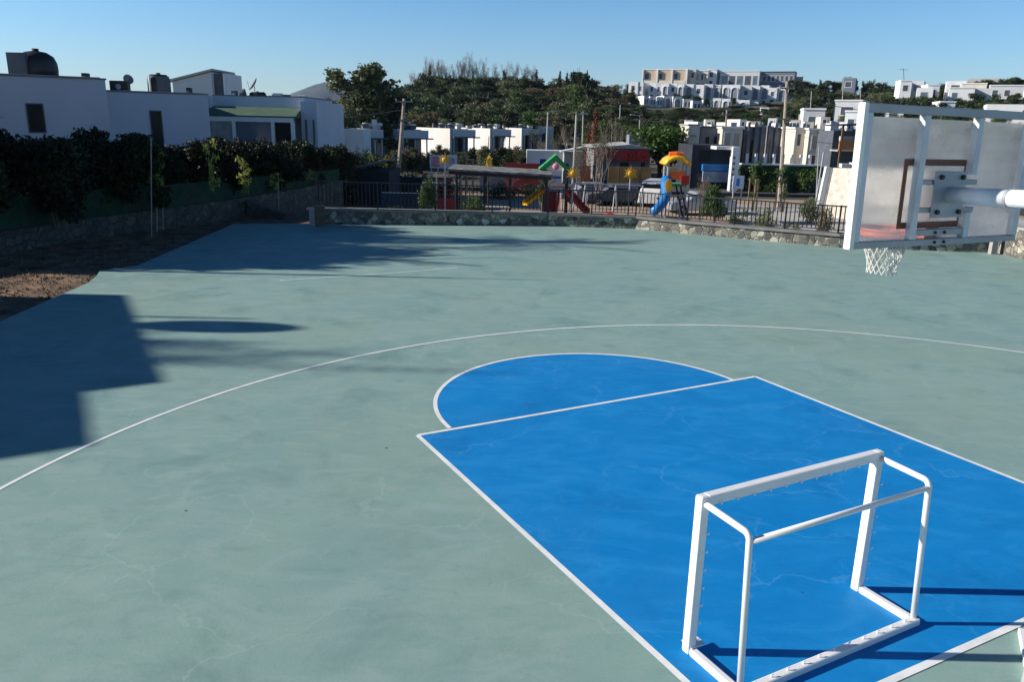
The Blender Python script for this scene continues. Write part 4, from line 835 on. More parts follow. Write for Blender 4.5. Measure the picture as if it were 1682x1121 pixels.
# parked vehicles
def car(u, v, Y, label, m, rz=0., L_=4.2, H=1.45, W=1.75, van=False, base=None):
    z0 = (terr(at(u, v, Y).x, Y) if base is None else base); e = E_("van" if van else "parked_car", u, Y, z0, label, "van" if van else "car", None, rz)
    if van: prof = [(-L_ / 2, .35), (-L_ / 2, 1.1), (-L_ / 2 + .25, 1.3), (-L_ / 2 + .75, H + .3), (-L_ / 2 + 1.1, H + .42), (L_ / 2, H + .42), (L_ / 2, .35)]
    else: prof = [(-L_ / 2, .35), (-L_ / 2, .72), (-L_ / 2 + .2, .86), (-L_ / 2 + 1.1, .95), (-L_ / 2 + 1.75, H), (L_ / 2 - 1.2, H), (L_ / 2 - .3, 1.0), (L_ / 2, .95), (L_ / 2, .35)]
    n = len(prof); mb = MB().add([(x, -W / 2 + (.12 if z > 1.05 else 0), z) for x, z in prof] + [(x, W / 2 - (.12 if z > 1.05 else 0), z) for x, z in prof], [tuple(range(n)), tuple(range(2 * n - 1, n - 1, -1))] + [(i, n + i, n + (i + 1) % n, (i + 1) % n) for i in range(n)])
    b_ = mb.build("body", m, e, bevel=.05)
    if van: B(-L_ / 2 + .3, -L_ / 2 + .8, -W / 2 + .1, W / 2 - .1, 1.3, H + .25).build("windscreen", glass, e); B(-L_ / 2 + .9, -L_ / 2 + 1.8, -W / 2 + .04, W / 2 - .04, 1.15, H + .2).build("side_window", glass, e)
    else: B(-L_ / 2 + 1.45, L_ / 2 - .75, -W / 2 + .05, W / 2 - .05, .98, H - .12).build("side_window", glass, e)
    for x in (-L_ / 2 + .8, L_ / 2 - .8):
        for sg in (-1, 1):
            t_ = MB().lathe([(.2, -.1), (.32, -.09), (.32, .09), (.2, .1)], 16, (x, sg * (W / 2 - .08), .32), 'y').build("wheel", black, e); MB().lathe([(.17, -.105), (.17, .105)], 12, (x, sg * (W / 2 - .08), .32), 'y').build("hub", steel, t_)
    for sg in (-1, 1): B(-L_ / 2 - .02, -L_ / 2 + .06, sg * W * .36 - .14, sg * W * .36 + .14, .68, .82).build("headlight", paving, e)
car(1076, 300, 55, "white van parked behind the blue slide", mat("white van paint", (.62, .62, .60), .3, .08, 2.), R(72), 4.2, 1.35, 1.6, True, base=PGZ)
car(1150, 330, 50, "pale grey car parked behind the railing beside the young tree", mat("silver paint", (.45, .46, .47), .3, .05, 2., metal=.4), R(8), base=PGZ)
car(1012, 325, 55, "dark car parked behind the swing set, left one", slate, R(5), base=PGZ); car(1040, 325, 55.5, "dark blue car parked next to the white van", mat("dark blue paint", (.02, .03, .06), .3, .1, 2.), R(5), base=PGZ); car(968, 325, 56, "grey car parked behind the large bare tree", mat("grey paint", (.2, .2, .21), .3, .1, 2.), R(5), base=PGZ)
# ------------------------------------------------------------------ things beyond the playground
struct(B(-40, 60, 64, 70, -1.9, -1.40).build("road", asphalt)); 
def box_px(name, u0, u1, v0, v1, Y, D, m, label, cat, part="panel", rz=0, group=None, ground=True):
    p = at(u0, v1, Y); w_ = (u1 - u0) * S(Y); h = (v1 - v0) * S(Y); z0 = p.z; zb = min(z0, terr(p.x, Y)) - .2
    e = empty(name, (p.x, Y, zb), label, cat, group, rz); b_ = B(0, w_, 0, D, (z0 - zb) if not ground else 0, z0 - zb + h).build(part, m, e)
    if not ground:
        for x in (.1, w_ - .1): MB().tube([(x, D / 2, 0), (x, D / 2, z0 - zb)], .05, 6).build("post", steel, e)
    return e, b_, w_, z0 - zb, h
e, b_, w_, z_, h_ = box_px("billboard", 706, 750, 255, 276, 58, .15, plaster, "white billboard with a pink and lilac picture behind the leftmost sun", "billboard", ground=False)
B(.12, w_ * .38, -.02, -.002, z_ + .1, z_ + h_ - .1).build("pink_print", pink, e); B(w_ * .55, w_ - .15, -.02, -.002, z_ + .3, z_ + h_ - .2).build("lilac_print", mat("lilac print", (.45, .42, .62), .6, .3, 2.), e)
def tframe(u0, u1, v0, v1, Y, label):
    e = E_("timber_tower", (u0 + u1) / 2, Y, terr(0, Y), label, "timber frame"); hw = (u1 - u0) * S(Y) / 2; z0, z1 = zpx(v1, Y) - terr(0, Y), zpx(v0, Y) - terr(0, Y)
    for x in (-hw, hw):
        for y in (0, 1.2): MB().beam((x, y, 0), (x, y, z1), .1).build("post", woodl, e)
    for z in (z0, (z0 + z1) / 2, z1): MB().beam((-hw - .05, 0, z), (hw + .05, 0, z), .1).build("crossbar", woodl, e)
    MB().beam((-hw, 0, z0), (hw, 0, z1), .06).build("diagonal", woodl, e)
tframe(749, 765, 253, 277, 60, "pale timber scaffold tower right of the white billboard"); tframe(766, 776, 264, 280, 61, "lower pale timber frame beside the scaffold tower")
box_px("banner_fence", 829, 886, 268, 279, 62, .2, redb, "low red banner fence left of the green roofed tower", "fence", "banner")
box_px("low_wall", 788, 845, 274, 282, 63, .3, concrete, "low grey wall left of the red banner fence", "wall", "masonry")
box_px("white_shed", 865, 926, 247.5, 266, 74, 3, plaster2, "long plain white shed behind the green roofed tower", "shed", "walls")
box_px("blue_kiosk", 886, 897, 262, 282, 66, 1, bluef, "narrow dark blue kiosk in front of the white shed", "kiosk", "walls")
e, b_, w_, z_, h_ = box_px("open_shelter", 926, 958, 250, 275, 72, 3, concrete, "grey shelter with a thin white slanting roof right of the shed", "shelter", "walls"); MB().beam((-.4, -.4, z_ + h_ + .02), (w_ + .2, -.4, z_ + h_ + .5), 2, .1, (0, 0, 1)).build("roof", white_m, e)
# red fronted shop
def redshop():
    Y = 76; e, b_, w_, z_, h_ = box_px("shop", 975, 1066, 243, 275, Y, 8, mat("dull shop wall", (.20, .19, .19), .8, .2, 1.), "shop with a red fascia sign and a shallow pale metal roof", "shop", "walls"); s_ = S(Y); x = lambda u: (u - 975) * s_; z = lambda v: zpx(v, Y, 1010) - e.location.z
    MB().add([(x(965), -.5, z(243.5)), (x(1070), -.5, z(243.5)), (x(1070), 9, z(242)), (x(965), 9, z(242)), (x(1032), -.5, z(236.5)), (x(1040), 9, z(235.5))], [(0, 1, 4), (1, 2, 5, 4), (2, 3, 5), (3, 0, 4, 5), (0, 3, 2, 1)]).build("roof", paving, e)
    sg = B(x(980), x(1062), -.35, -.02, z(264), z(245)).build("sign_board", redb, e)
    # the letters that can be made out: a bold round G and fainter strokes left of it
    def letter(pts, c, r, m_): MB().tube([(c + px_ * r, -.39, z(254.5) + pz * r) for px_, pz in pts], .12, 6).build("sign_letter", m_, sg)
    rb = mat("bright red letter", (.75, .03, .02), .5, .1, 4.)
    letter([(math.cos(R(a)) * .9, math.sin(R(a))) for a in range(50, 345, 20)] + [(.95, -.1), (.2, -.1)], x(1052), .46, rb)
    letter([(-.8, 1), (.6, 1), (-.6, 0), (.6, -.9), (-.8, -.9)], x(1036), .36, redb if False else rb); letter([(0, 1), (0, -1)], x(1026), .36, rb)
    B(x(1018), x(1032), -.03, -.005, z(274), z(267)).build("window", glass, e); B(x(1052), x(1058), -.03, -.005, z(275), z(266)).build("door", glass, e)
    mb_ = box_px("roof_duct", 1033, 1046, 222, 237, 78, 2, slate2, "blue grey box with a vent pipe on the red fronted shop's roof", "roof duct", "casing")
redshop()
e, b_, w_, z_, h_ = box_px("site_hoarding", 998, 1068, 274, 302, 63.5, .1, mat("ochre boarding", (.30, .19, .07), .8, .3, 1.), "ochre and brown boarded hoarding behind the rightmost sun ornament", "hoarding", "boards"); e.location.y = 63.4
for t in (.25, .5, .75): B(w_ * t - .04, w_ * t + .04, -.05, -.002, .2, z_ + h_).build("batten", wood, e)
box_px("site_hoarding", 952, 970, 272, 292, 60, .1, mat("rust boarding", (.36, .11, .05), .8, .3, 1.), "rusty orange board panel right of the third sun ornament", "hoarding", "boards")
plant_px('round', 1091, 194, 78, 84, "large round bright green tree right of the red fronted shop", "tree", None, leafmat("fresh green leaves", (.025, .065, .010), (.09, .16, .03)), seed=0, unitw=.60)
# dark bushes in front of the terrace houses
rb_ = random.Random(11)
for i in range(26):
    u = 560 + i * 13.5 + rb_.uniform(-5, 5); v = 240 + rb_.uniform(-8, 7) + (6 if u < 640 else 0); Y = 80 + rb_.uniform(-6, 4) if u > 640 else 64
    if 640 < u < 668: Y = 70
    plant_px(rb_.choice(('round', 'bush', 'olive')), u, v, Y, rb_.uniform(26, 40), "dark bushy tree below the row of white terrace houses", "tree", "bushy trees below the terrace houses", rb_.choice((L_dark, L_dark, L_olive, L_brown)))
for i in range(16):
    u = 880 + i * 17 + rb_.uniform(-5, 5); plant_px(rb_.choice(('bare', 'olive', 'round')), u, 222 + rb_.uniform(-12, 14), 96 + rb_.uniform(-6, 8), rb_.uniform(26, 44), "scrubby tree in the middle distance between the terrace houses and the round tree", "tree", "scrubby trees in the middle distance", rb_.choice((L_dark, L_olive, L_brown)))
for u, v, Y, wpx, lab, mm in ((575, 236, 60, 34, "low shrub with reddish leaves before the small beige block", L_red), (612, 234, 60, 36, "bright green clipped hedge before the first terrace house", L_mid), (547, 233, 60, 24, "dark shrub with reddish tips at the end of the white wing", L_red), (595, 227, 66, 24, "slim dark shrub against the first terrace house's white wall", L_dark), (625, 241, 62, 40, "yellow green clipped hedge top left of the big leaning pole", L_yel)):
    plant_px('bush', u, v, Y, wpx, lab, "shrub", None, mm, unitw=.95)
# dark sheds in the shade, left of the playground
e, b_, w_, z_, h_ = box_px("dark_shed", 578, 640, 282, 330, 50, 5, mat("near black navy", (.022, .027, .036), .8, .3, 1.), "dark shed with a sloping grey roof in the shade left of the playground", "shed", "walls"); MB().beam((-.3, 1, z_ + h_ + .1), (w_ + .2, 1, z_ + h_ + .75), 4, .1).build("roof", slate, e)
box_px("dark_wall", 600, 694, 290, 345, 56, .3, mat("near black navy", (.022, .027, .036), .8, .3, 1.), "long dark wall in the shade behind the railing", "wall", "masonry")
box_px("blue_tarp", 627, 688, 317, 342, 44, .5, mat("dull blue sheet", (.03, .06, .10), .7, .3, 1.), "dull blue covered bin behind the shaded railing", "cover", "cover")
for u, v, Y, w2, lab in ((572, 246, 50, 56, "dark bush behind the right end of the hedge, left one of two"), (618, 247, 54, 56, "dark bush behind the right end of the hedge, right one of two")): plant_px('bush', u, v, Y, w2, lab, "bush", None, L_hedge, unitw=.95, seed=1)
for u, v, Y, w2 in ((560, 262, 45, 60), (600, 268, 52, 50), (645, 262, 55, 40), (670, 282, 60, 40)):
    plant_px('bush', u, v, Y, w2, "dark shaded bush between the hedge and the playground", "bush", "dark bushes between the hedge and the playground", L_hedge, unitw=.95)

# ------------------------------------------------------------------ terrace houses in a stepped row
TH = [(596, 211, 88, 2.2), (655, 212, 92, 3.5), (739, 211, 100, 3.4), (805, 211, 112, 3.2), (857, 210.5, 124, 3.0)]
for i, (u, v, Y, W) in enumerate(TH):
    lab = ["first white terrace house from the left, half hidden by shrubs", "second white terrace house from the left beside the big leaning pole", "third white terrace house from the left, above the sun ornaments", "fourth white terrace house from the left, with a dark glazed front", "last white terrace house of the row on the right"][i]
    tw = mat("warm white render", (.55, .53, .50), .85, .1, .5, detail=8)
    e, b_, H = rbox(u, v, Y, W, 11, 5.2, "terrace_house", lab, "house", m=plaster, group="white terrace houses in a stepped row", body="side_wall")
    bpy.data.objects.remove(b_)
    b_ = B(0, .3, 0, 11, 0, H).build("side_wall", tw, e); B(.301, W, 1.8, 11, 0, H - .05).build("walls", slate2, e)
    B(.301, W + .1, -.1, 1.795, H - 1.0, H - .12).build("fascia", plaster2, e); B(.302, W + .55, -.5, -.101, H - 1.12, H - .98).build("awning", slate, e)
    for k in range(4): x = .55 + k * (W - .6) / 4; pn = B(x, x + (W - .6) / 4 - .14, 1.76, 1.798, .5, H - 1.15).build("glazed_door", glassb if k % 2 else glass, e)
    for k in range(3): x = .5 + k * (W - .6) / 2; B(x, x + .12, .0, .15, 0, H - 1.01).build("column", plaster2, e)
    # roof clutter
    rc2 = random.Random(i + 50)
    for k in range(5): x = rc2.uniform(.5, W); y = rc2.uniform(.8, 9); q = rc2.uniform(.15, .4); B(x - q, x + q, y, y + q * 1.5, H - .02, H + rc2.uniform(.2, .55)).build("roof_box", rc2.choice((tw, cream, concrete, slate)), e)
    for k, (x, y) in enumerate(((1.2, 2), (3.2, 4), (1.8, 6))):
        MB().lathe([(.18, -.5), (.2, 0), (.18, .5)], 10, (x, y, H + .42), 'x').build("roof_tank", plaster if k % 2 else concrete, e, smooth=True); MB().beam((x - .3, y - .7, H - .0), (x - .3, y - .1, H + .45), .8, .06).build("solar_panel", slate, e) if k != 1 else B(x - .3, x + .3, y, y + .6, H - .05, H + .55).build("chimney", cream, e)
# small beige block and bits above the first terrace house
box_px("beige_block", 529, 545, 196, 216, 80, 3, beige, "small beige rooftop block right of the white wing", "building", "walls")
box_px("white_block", 563, 598, 213, 250, 82, 4, plaster, "plain white wall end left of the terrace row", "building", "walls")
e, b_, w_, z_, h_ = box_px("chimney", 611, 617, 197, 212, 92, 1.0, plaster, "square white chimney above the first terrace house", "chimney", "stack")
e, b_, w_, z_, h_ = box_px("terrace_end_house", 882, 908, 209, 240, 128, 8, plaster2, "shaded pale end house behind the concrete lamp pole", "house", "walls"); B(w_ * .3, w_ * .5, -.03, -.002, z_ + h_ - 2.4, z_ + h_ - 1).build("window", glass, e)

# ------------------------------------------------------------------ modern grey block on the right
def block(name, u0, u1, v0, v1, Y, D, m, label, cat="building", rz=0, wins=(), fm=None, cap=None):
    e, b_, w_, z_, h_ = box_px(name, u0, u1, v0, v1, Y, D, m, label, cat, "walls", rz)
    for (a0, a1, c0, c1, wm) in wins:
        win(b_, (a0 - u0) * S(Y), (a1 - u0) * S(Y), z_ + (v1 - c1) * S(Y), z_ + (v1 - c0) * S(Y), wm, fm, fr=.08)
    if cap: B(-.12, w_ + .12, -.12, D, z_ + h_ + .002, z_ + h_ + .14).build("parapet", cap, e)
    return e
block("beige_tower", 1129, 1147, 208, 244, 76, 4, cream, "narrow beige stair tower beside the round green tree", wins=((1134, 1142, 222, 226, concrete),), cap=concrete)
block("grey_house", 1147.5, 1184, 212, 262, 77, 7, slate2, "dark blue grey wall block between the beige tower and the framed one", wins=((1156, 1162, 226, 240, glass), (1170, 1176, 226, 240, glass)), cap=slate)
block("framed_house", 1184.5, 1217, 212.5, 243, 75, 6, cream, "cream framed upper floor with two tall brown shutters", wins=((1189, 1198, 219, 240, beige), (1203, 1213, 219, 240, beige)), fm=plaster, cap=plaster)
e = block("grey_facade", 1218, 1318, 213, 272, 76, 8, mat("mottled blue grey render", (.17, .185, .21), .8, .35, .9, detail=10), "long dark blue grey ribbed facade behind the white balustrade posts", cap=slate)
for i in range(9): u = 1222 + i * 11; B((u - 1218) * S(76), (u - 1218 + 3.5) * S(76), -.22, -.002, 0, 4.6 + terr(20, 76) * 0 + 1.2).build("rib", mat("dark rib render", (.12, .13, .155), .8, .4, .9), e)
for i in range(4): u = 1229 + i * 24; win([c for c in kids(e) if c.name.startswith('walls')][0], (u - 1218) * S(76), (u - 1210) * S(76), 2.2, 4.2, glass)
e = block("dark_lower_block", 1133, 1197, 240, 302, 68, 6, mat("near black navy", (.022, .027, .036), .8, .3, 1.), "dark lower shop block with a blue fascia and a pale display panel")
s_ = S(68); tz = max(v.co.z for v in kids(e)[0].data.vertices); B((1150 - 1133) * s_, (1195 - 1133) * s_, -.5, -.02, tz - 40 * s_, tz - 30 * s_).build("blue_fascia", bluep, e); B((1152 - 1133) * s_, (1195 - 1133) * s_, -.3, -.03, tz - 58 * s_, tz - 41 * s_).build("display_panel", mat("pale blue panel", (.25, .32, .45), .6, .3, 1.), e); B(12 * s_, 30 * s_, -.04, -.002, tz - 26 * s_, tz - 8 * s_).build("window", glass, e)
block("canopy_slab", 1177, 1213, 240.5, 243.5, 66, 3, white_m, "thin white canopy slab over the dark doorway", "canopy")
o = bpy.data.objects[[x.name for x in bpy.data.objects if x.name.startswith("canopy_slab")][-1]]
kids(o)[0].scale = (1, 1, 1); me_ = kids(o)[0].data; zt_ = max(v.co.z for v in me_.vertices)
for v in me_.vertices: v.co.z = zt_ - .25 if v.co.z < zt_ - .01 else zt_
e = block("white_column", 1199, 1210, 243.6, 302, 65.6, .7, white_m, "tall white column with dark square slots under the canopy slab", "column")
for k in range(6): B(.08, .24, -.03, -.002, .8 + k * .45, 1.0 + k * .45).build("slot", slate, e)
e, b_, w_, z_, h_ = box_px("info_sign", 1203, 1221, 289, 310, 58, .12, mat("white blue sign", (.55, .62, .72), .5, .15, 1.), "white and blue notice board at the foot of the white column", "sign", ground=False); B(w_ * .3, w_ * .6, -.02, -.002, z_ + .2, z_ + h_ - .2).build("blue_print", bluep, e)
e, b_, w_, z_, h_ = box_px("retaining_wall", 1212, 1345, 271, 300, 67, 1.2, slate, "dark retaining wall under the green awning strip", "wall", "masonry")
B(0, w_, -.5, 0 - .002, z_ + h_ - .9, z_ + h_ - .05).build("green_planting", greenp if False else mat("dark green planting", (.02, .07, .02), .9, .4, 4.), e); B(0, w_, -.55, .1, z_ + h_ + .002, z_ + h_ + .12).build("white_kerb", plaster, e)
for i in range(9): u = 1213 + i * 14.8; p = at(u, 270, 66.9); o = B(-.10, .10, -.1, .1, 0, 15 * S(67)).build("balustrade_post", plaster, loc=(p.x, 66.9 + .3, e.location.z + z_ + h_ + .124)); tag(o, "white balustrade post on the kerb before the dark grey facade", "post", "white balustrade posts on the kerb")
plant_px('bush', 1228, 268, 66.2, 36, "dark green shrub spilling over the kerb, left one", "shrub", None, L_dark, unitw=.95); plant_px('bush', 1262, 270, 66.2, 44, "dark green shrub spilling over the kerb, middle one", "shrub", None, L_mid, unitw=.95); plant_px('bush', 1325, 272, 66.2, 44, "green shrub at the right end of the kerb", "shrub", None, L_mid, unitw=.95)
block("cream_house", 1302, 1322, 214, 262, 72, 5, cream, "narrow cream corner wing left of the beige villa", wins=((1306, 1311, 222, 240, slate),), cap=plaster)
block("beige_villa", 1322.5, 1372, 216, 276, 71, 8, cream, "beige villa with tall tan shutters and a narrow balcony", wins=((1329, 1342, 225, 246, beige), (1350, 1356, 224, 246, beige), (1330, 1341, 256, 272, brown), (1352, 1362, 256, 272, beige)), fm=plaster, cap=plaster)
block("white_pier", 1359, 1371, 205, 252, 69.5, 1.2, plaster, "tall plain white pier in front of the beige villa", "pier")
def resto():
    Y = 66; e = E_("restaurant", 1388, Y, terr(25, Y), "restaurant terrace with a dark canopy and an orange brown balcony band left of the backboard", "restaurant"); s_ = S(Y); z0 = e.location.z; x = lambda u: (u - 1388) * s_; z = lambda v: zpx(v, Y, 1388) - z0
    B(x(1371), x(1500), 1.5, 8, 0, z(215)).build("walls", slate, e); B(x(1368), x(1500), -.4, -.2, z(246), z(231)).build("balcony_band", mat("orange brown boards", (.34, .15, .05), .7, .2, 1.), e)
    MB().beam((x(1362), .5, z(206)), (x(1500), .5, z(198)), 3.6, .12).build("canopy", iron, e); B(x(1368), x(1500), -.2, 1.5, z(249), z(246.5)).build("terrace_slab", concrete, e)
    for u in (1372, 1398, 1430): MB().beam((x(u), -.2, 0), (x(u), -.2, z(206)), .14).build("post", wood, e)
    for u in (1378, 1388, 1397): B(x(u) - .25, x(u) + .25, .2, .5, z(231), z(224)).build("chair_back", paving, e)
    for u, v in ((1376, 268), (1392, 266), (1405, 270)): B(x(u) - .4, x(u) + .3, -1.4, -.8, z(v + 6), z(v)).build("white_parapet", plaster, e)
resto()
# pale garden wall right of centre
e = E_("garden_wall", 1370, 50, PGZ, "pale cream garden wall rising in front of the restaurant", "wall"); s_ = S(50); x = lambda u: (u - 1370) * s_; z = lambda v: zpx(v, 50, 1370) - PGZ
MB().add([(x(1350), 0, 0), (x(1445), -5.5, 0), (x(1445), -5.0, 0), (x(1350), .4, 0), (x(1357), 0, z(276)), (x(1445), -5.5, zpx(278, 44.5, 1450) - PGZ), (x(1445), -5.0, zpx(278, 44.5, 1450) - PGZ), (x(1357), .4, z(276)), ], [(3, 2, 1, 0), (4, 5, 6, 7), (0, 1, 5, 4), (1, 2, 6, 5), (2, 3, 7, 6), (3, 0, 4, 7)]).build("masonry", mat("cream stone", (.55, .50, .42), .9, .25, 3., detail=10), e)
MB().beam((x(1348), -.1, 0), (x(1356), -.1, z(274)), .3).build("end_pier", plaster, e)
MB().tube([(x(1344), -.3, z(250)), (x(1340), -.3, 0)], .04, 6).build("pipe", steel, e)
struct(MB().prism([(11, 34), (27, 34), (34, 56), (14, 56)][::1], PGZ - .2, PGZ + .12).build("path", paving))
# poles and wires
def pole(u0, v0, u1, v1, Y, r, label, m=polem, arms=(), lamp=None, grp=None):
    a = at(u1, v1, Y); b_ = at(u0, v0, Y); zb = min(a.z, terr(a.x, Y)) - .2; t = (zb - a.z) / (b_.z - a.z) if b_.z != a.z else 0; base = a + (b_ - a) * t
    e = empty("utility_pole", base, label, "pole", "poles and lamp posts beyond the court"); q = b_ - base; MB().tube([(0, 0, 0), q], r, 8, r * .65).build("shaft", m, e)
    for f, L_ in arms: c = q * f; k = MB().beam(c - Vector((L_ / 2, .12, 0)), c + Vector((L_ / 2, -.12, 0)), .1).build("crossarm", m, e); ins = MB()
    for f, L_ in arms[:1]:
        for s2 in (-.45, 0, .45): MB().lathe([(.04, 0), (.06, .08), (.03, .16)], 8, tuple(q * f + Vector((L_ * s2, 0, .05)))).build("insulator", slate2, e)
    if lamp: MB().beam(q, q + Vector((lamp, 0, .1)), .09).build("arm", m, e); B(q.x + lamp - .3, q.x + lamp + .3, -.12, .12, q.z + .02, q.z + .16).build("lamp_head", paving, e)
    return b_
W1 = pole(664, 162, 655, 275, 62, .17, "thick weathered utility pole left of centre", arms=((.97, 1.3), (.78, .5)))
W2 = pole(1293, 134, 1280, 330, 55, .15, "tall leaning wooden utility pole right of centre", arms=((.95, 1.0), (.72, 1.1)))
pole(900, 184, 898, 246, 90, .12, "concrete street lamp at the end of the terrace row", polec, lamp=.8)
W3 = pole(947, 188, 943, 270, 70, .13, "concrete street lamp left of the rusty leaved tree", polec, lamp=.7)
pole(958, 183, 957, 225, 110, .12, "thin pole behind the street lamp", polec); pole(1019, 172, 1018, 200, 150, .14, "thin pole on the wooded slope left of the arched houses", polec)
pole(1238, 196, 1241, 250, 100, .11, "thin pole left of the whitewashed framed house", polec) if False else None
W4 = pole(1194, 180, 1190, 244, 85, .13, "pole rising in front of the lower arched houses", polem, arms=((.93, .9),))
pole(1261, 205, 1255, 268, 72, .07, "thin pale pole before the grey facade", polec); pole(1345, 240, 1342, 300, 60, .05, "thin pipe like pole by the beige villa", polec)
pole(1386, 127, 1383, 175, 160, .12, "lamp post on the right hillside above the backboard", polec, lamp=1.2); pole(1414, 148, 1413, 165, 170, .1, "short lamp post on the right hillside", polec); pole(1333, 150, 1331, 185, 150, .12, "thin pole among trees on the right hillside", polec)
pole(1484, 112, 1485, 135, 280, .12, "thin roof mast with a crossbar on the skyline", iron, arms=((.97, 3),)); pole(803, 224, 801, 262, 84, .08, "thin dark lamp post before the terrace houses", polec); pole(1051, 190, 1050, 225, 110, .1, "thin pole behind the round green tree", polec, lamp=-1.)
def wire(a, b_, sag, label):
    pts = [a.lerp(b_, t) - Vector((0, 0, sag * 4 * t * (1 - t))) for t in np.linspace(0, 1, 15)]; o = pts[0]; ob = MB().tube([p - o for p in pts], .018, 4).build("power_line", iron, loc=o); tag(ob, label, "cable")
wire(W1, W3, .5, "upper power line between the thick weathered pole and the centre street lamp"); wire(W3, W4, .5, "power line between the centre lamp and the pole before the arched houses"); wire(W4, W2, .6, "power line running to the tall leaning pole"); wire(W2, at(1690, 185, 50), .5, "power line leaving the leaning pole towards the right")
wire(W2 - Vector((0, 0, .9)), at(1700, 205, 48), .4, "lower power line leaving the leaning pole towards the right"); wire(W1 - Vector((0, 0, .8)), at(300, 200, 75), .5, "power line from the thick pole towards the white houses")

# ------------------------------------------------------------------ hillside: terraces of holiday houses
def arch(par, x0, x1, z0, z1, m, rim, y=-.02, dep=.25):
    cx, r = (x0 + x1) / 2, (x1 - x0) / 2; zs = z1 - r; pr = [(x0, z0)] + [(cx - r * math.cos(a), zs + r * math.sin(a)) for a in np.linspace(0, math.pi, 9)] + [(x1, z0)]
    n = len(pr); o = MB().add([(px_, y - .03, z) for px_, z in pr] + [(px_, y, z) for px_, z in pr], [tuple(range(n)), tuple(range(2 * n - 1, n - 1, -1))] + [(i, n + i, n + (i + 1) % n, (i + 1) % n) for i in range(n)]).build("window", m, par)
    rm = MB(); k = 1 + .22 / r; R2 = [(cx + (px_ - cx) * k, z0 if i in (0, n - 1) else zs + (z - zs) * k) for i, (px_, z) in enumerate(pr)]
    vs = [(a[0], yy, a[1]) for yy in (y - dep, y) for a in pr] + [(a[0], yy, a[1]) for yy in (y - dep, y) for a in R2]
    fs = []
    for i in range(n - 1): fs += [(i, i + 1, n + i + 1, n + i)[::-1], (2 * n + i, 2 * n + i + 1, 3 * n + i + 1, 3 * n + i), (i, i + 1, 2 * n + i + 1, 2 * n + i)]
    rm.add(vs, fs).build("frame", rim, o)
    return o
def hill_house(u0, u1, v0, Y, D, rz, m, label, name="terrace_house", group=None, floors=(), style='win', extra=5., cap=None):
    p = at(u0, v0, Y); w_ = (u1 - u0) * S(Y) / max(.6, math.cos(rz) - 0); z0 = terr(p.x, Y) - 1.5; z0 = min(z0, p.z - 4); H = p.z - z0
    e = empty(name, (p.x, Y, z0), label, "house", group, rz); b_ = B(0, w_, 0, D, 0, H).build("walls", m, e)
    for (fa, fb, va, vb, kind) in floors:
        x0, x1 = w_ * fa, w_ * fb; z1, z2 = H - vb, H - va
        if kind == 'arch': arch(b_, x0, x1, z1, z2, mat("shaded loggia", (.20, .22, .26), .8, .2, 1.), plaster)  # flat arch panel, shade inside the loggia painted as grey
        else: win(b_, x0, x1, z1, z2, {'w': mat('far window', (.07, .08, .10), .6, .3, 1.), 'b': beige, 'g': glassb}[kind], plaster if kind != 'b' else None, fr=.12)
    if cap: B(-.1, w_ + .1, -.15, D, H + .002, H + .25).build("parapet", cap, e)
    return e, b_, w_, H
rz_ = R(-22); rh = random.Random(21)
ordn = ["first", "second", "third", "fourth", "fifth", "sixth", "seventh", "eighth", "ninth", "tenth", "eleventh", "twelfth", "thirteenth", "fourteenth", "fifteenth", "sixteenth", "seventeenth", "eighteenth"]
mid = [(1033, 1047, 134, 0), (1048, 1056, 135, 0), (1066, 1076, 136, 0), (1077, 1087, 136, 0), (1088, 1098, 137, 1), (1100, 1111, 137, 0), (1113, 1123, 138, 1), (1125, 1138, 138, 1), (1140, 1155, 139, 0), (1157, 1170, 138, 1), (1172, 1183, 139, 1), (1187, 1198, 139, 1), (1199, 1214, 139, 1), (1218, 1233, 142, 0), (1235, 1247, 141, 1), (1250, 1262, 140, 1), (1263, 1275, 144, 0), (1277, 1293, 143, 1)]
for i, (a, b, v, ar_) in enumerate(mid):
    mm = plaster if rh.random() < .8 else plaster2; w0 = (b - a) * .22; fl = [(.2, .8, .9, 4.2, 'arch')] if ar_ else [(.3, .65, 1.2, 2.6, 'w'), (.25, .7, 3.6, 5.2, 'w')]
    e, b_, w_, H = hill_house(a, b, v, 262 + rh.uniform(-2, 2), 9, rz_, mm, "%s %s unit from the left in the middle row of white hillside houses" % (ordn[i], "arched" if ar_ else "square fronted"), group="white hillside terrace, middle row", floors=fl)
    if ar_: win(b_, w_ * .3, w_ * .7, H - 5.9, H - 4.7, glass)
low = [(1058, 1066, 157, 0), (1068, 1078, 158, 0), (1079, 1089, 159, 0), (1091, 1104, 157, 1), (1106, 1121, 158, 1), (1123, 1136, 162, 0), (1138, 1153, 165, 0), (1156, 1169, 164, 0), (1171, 1183, 161, 1), (1186, 1198, 162, 1), (1212, 1229, 164, 1), (1232, 1244, 167, 0)]
for i, (a, b, v, ar_) in enumerate(low):
    hill_house(a, b, v, 232 + rh.uniform(-2, 2), 7, R(8) if i < 8 else rz_, plaster if rh.random() < .6 else plaster2, "%s %s unit from the left in the lower row of white hillside houses" % (ordn[i], "arched" if ar_ else "flat fronted"), group="white hillside terrace, lower row", floors=[(.22, .78, .7, 3.2, 'arch')] if ar_ else [(.2, .45, .9, 2.2, 'w'), (.6, .85, .9, 2.2, 'w')])
Yt = 285
e, b_, w_, H = hill_house(1057, 1122, 114.5, Yt, 9, rz_, beige, "long beige apartment block with three framed bays on the hilltop", "apartment_block", floors=[(.04, .14, 1.2, 3., 'w'), (.36, .44, 1.2, 3., 'w'), (.7, .78, 1.2, 3., 'w')], cap=plaster)
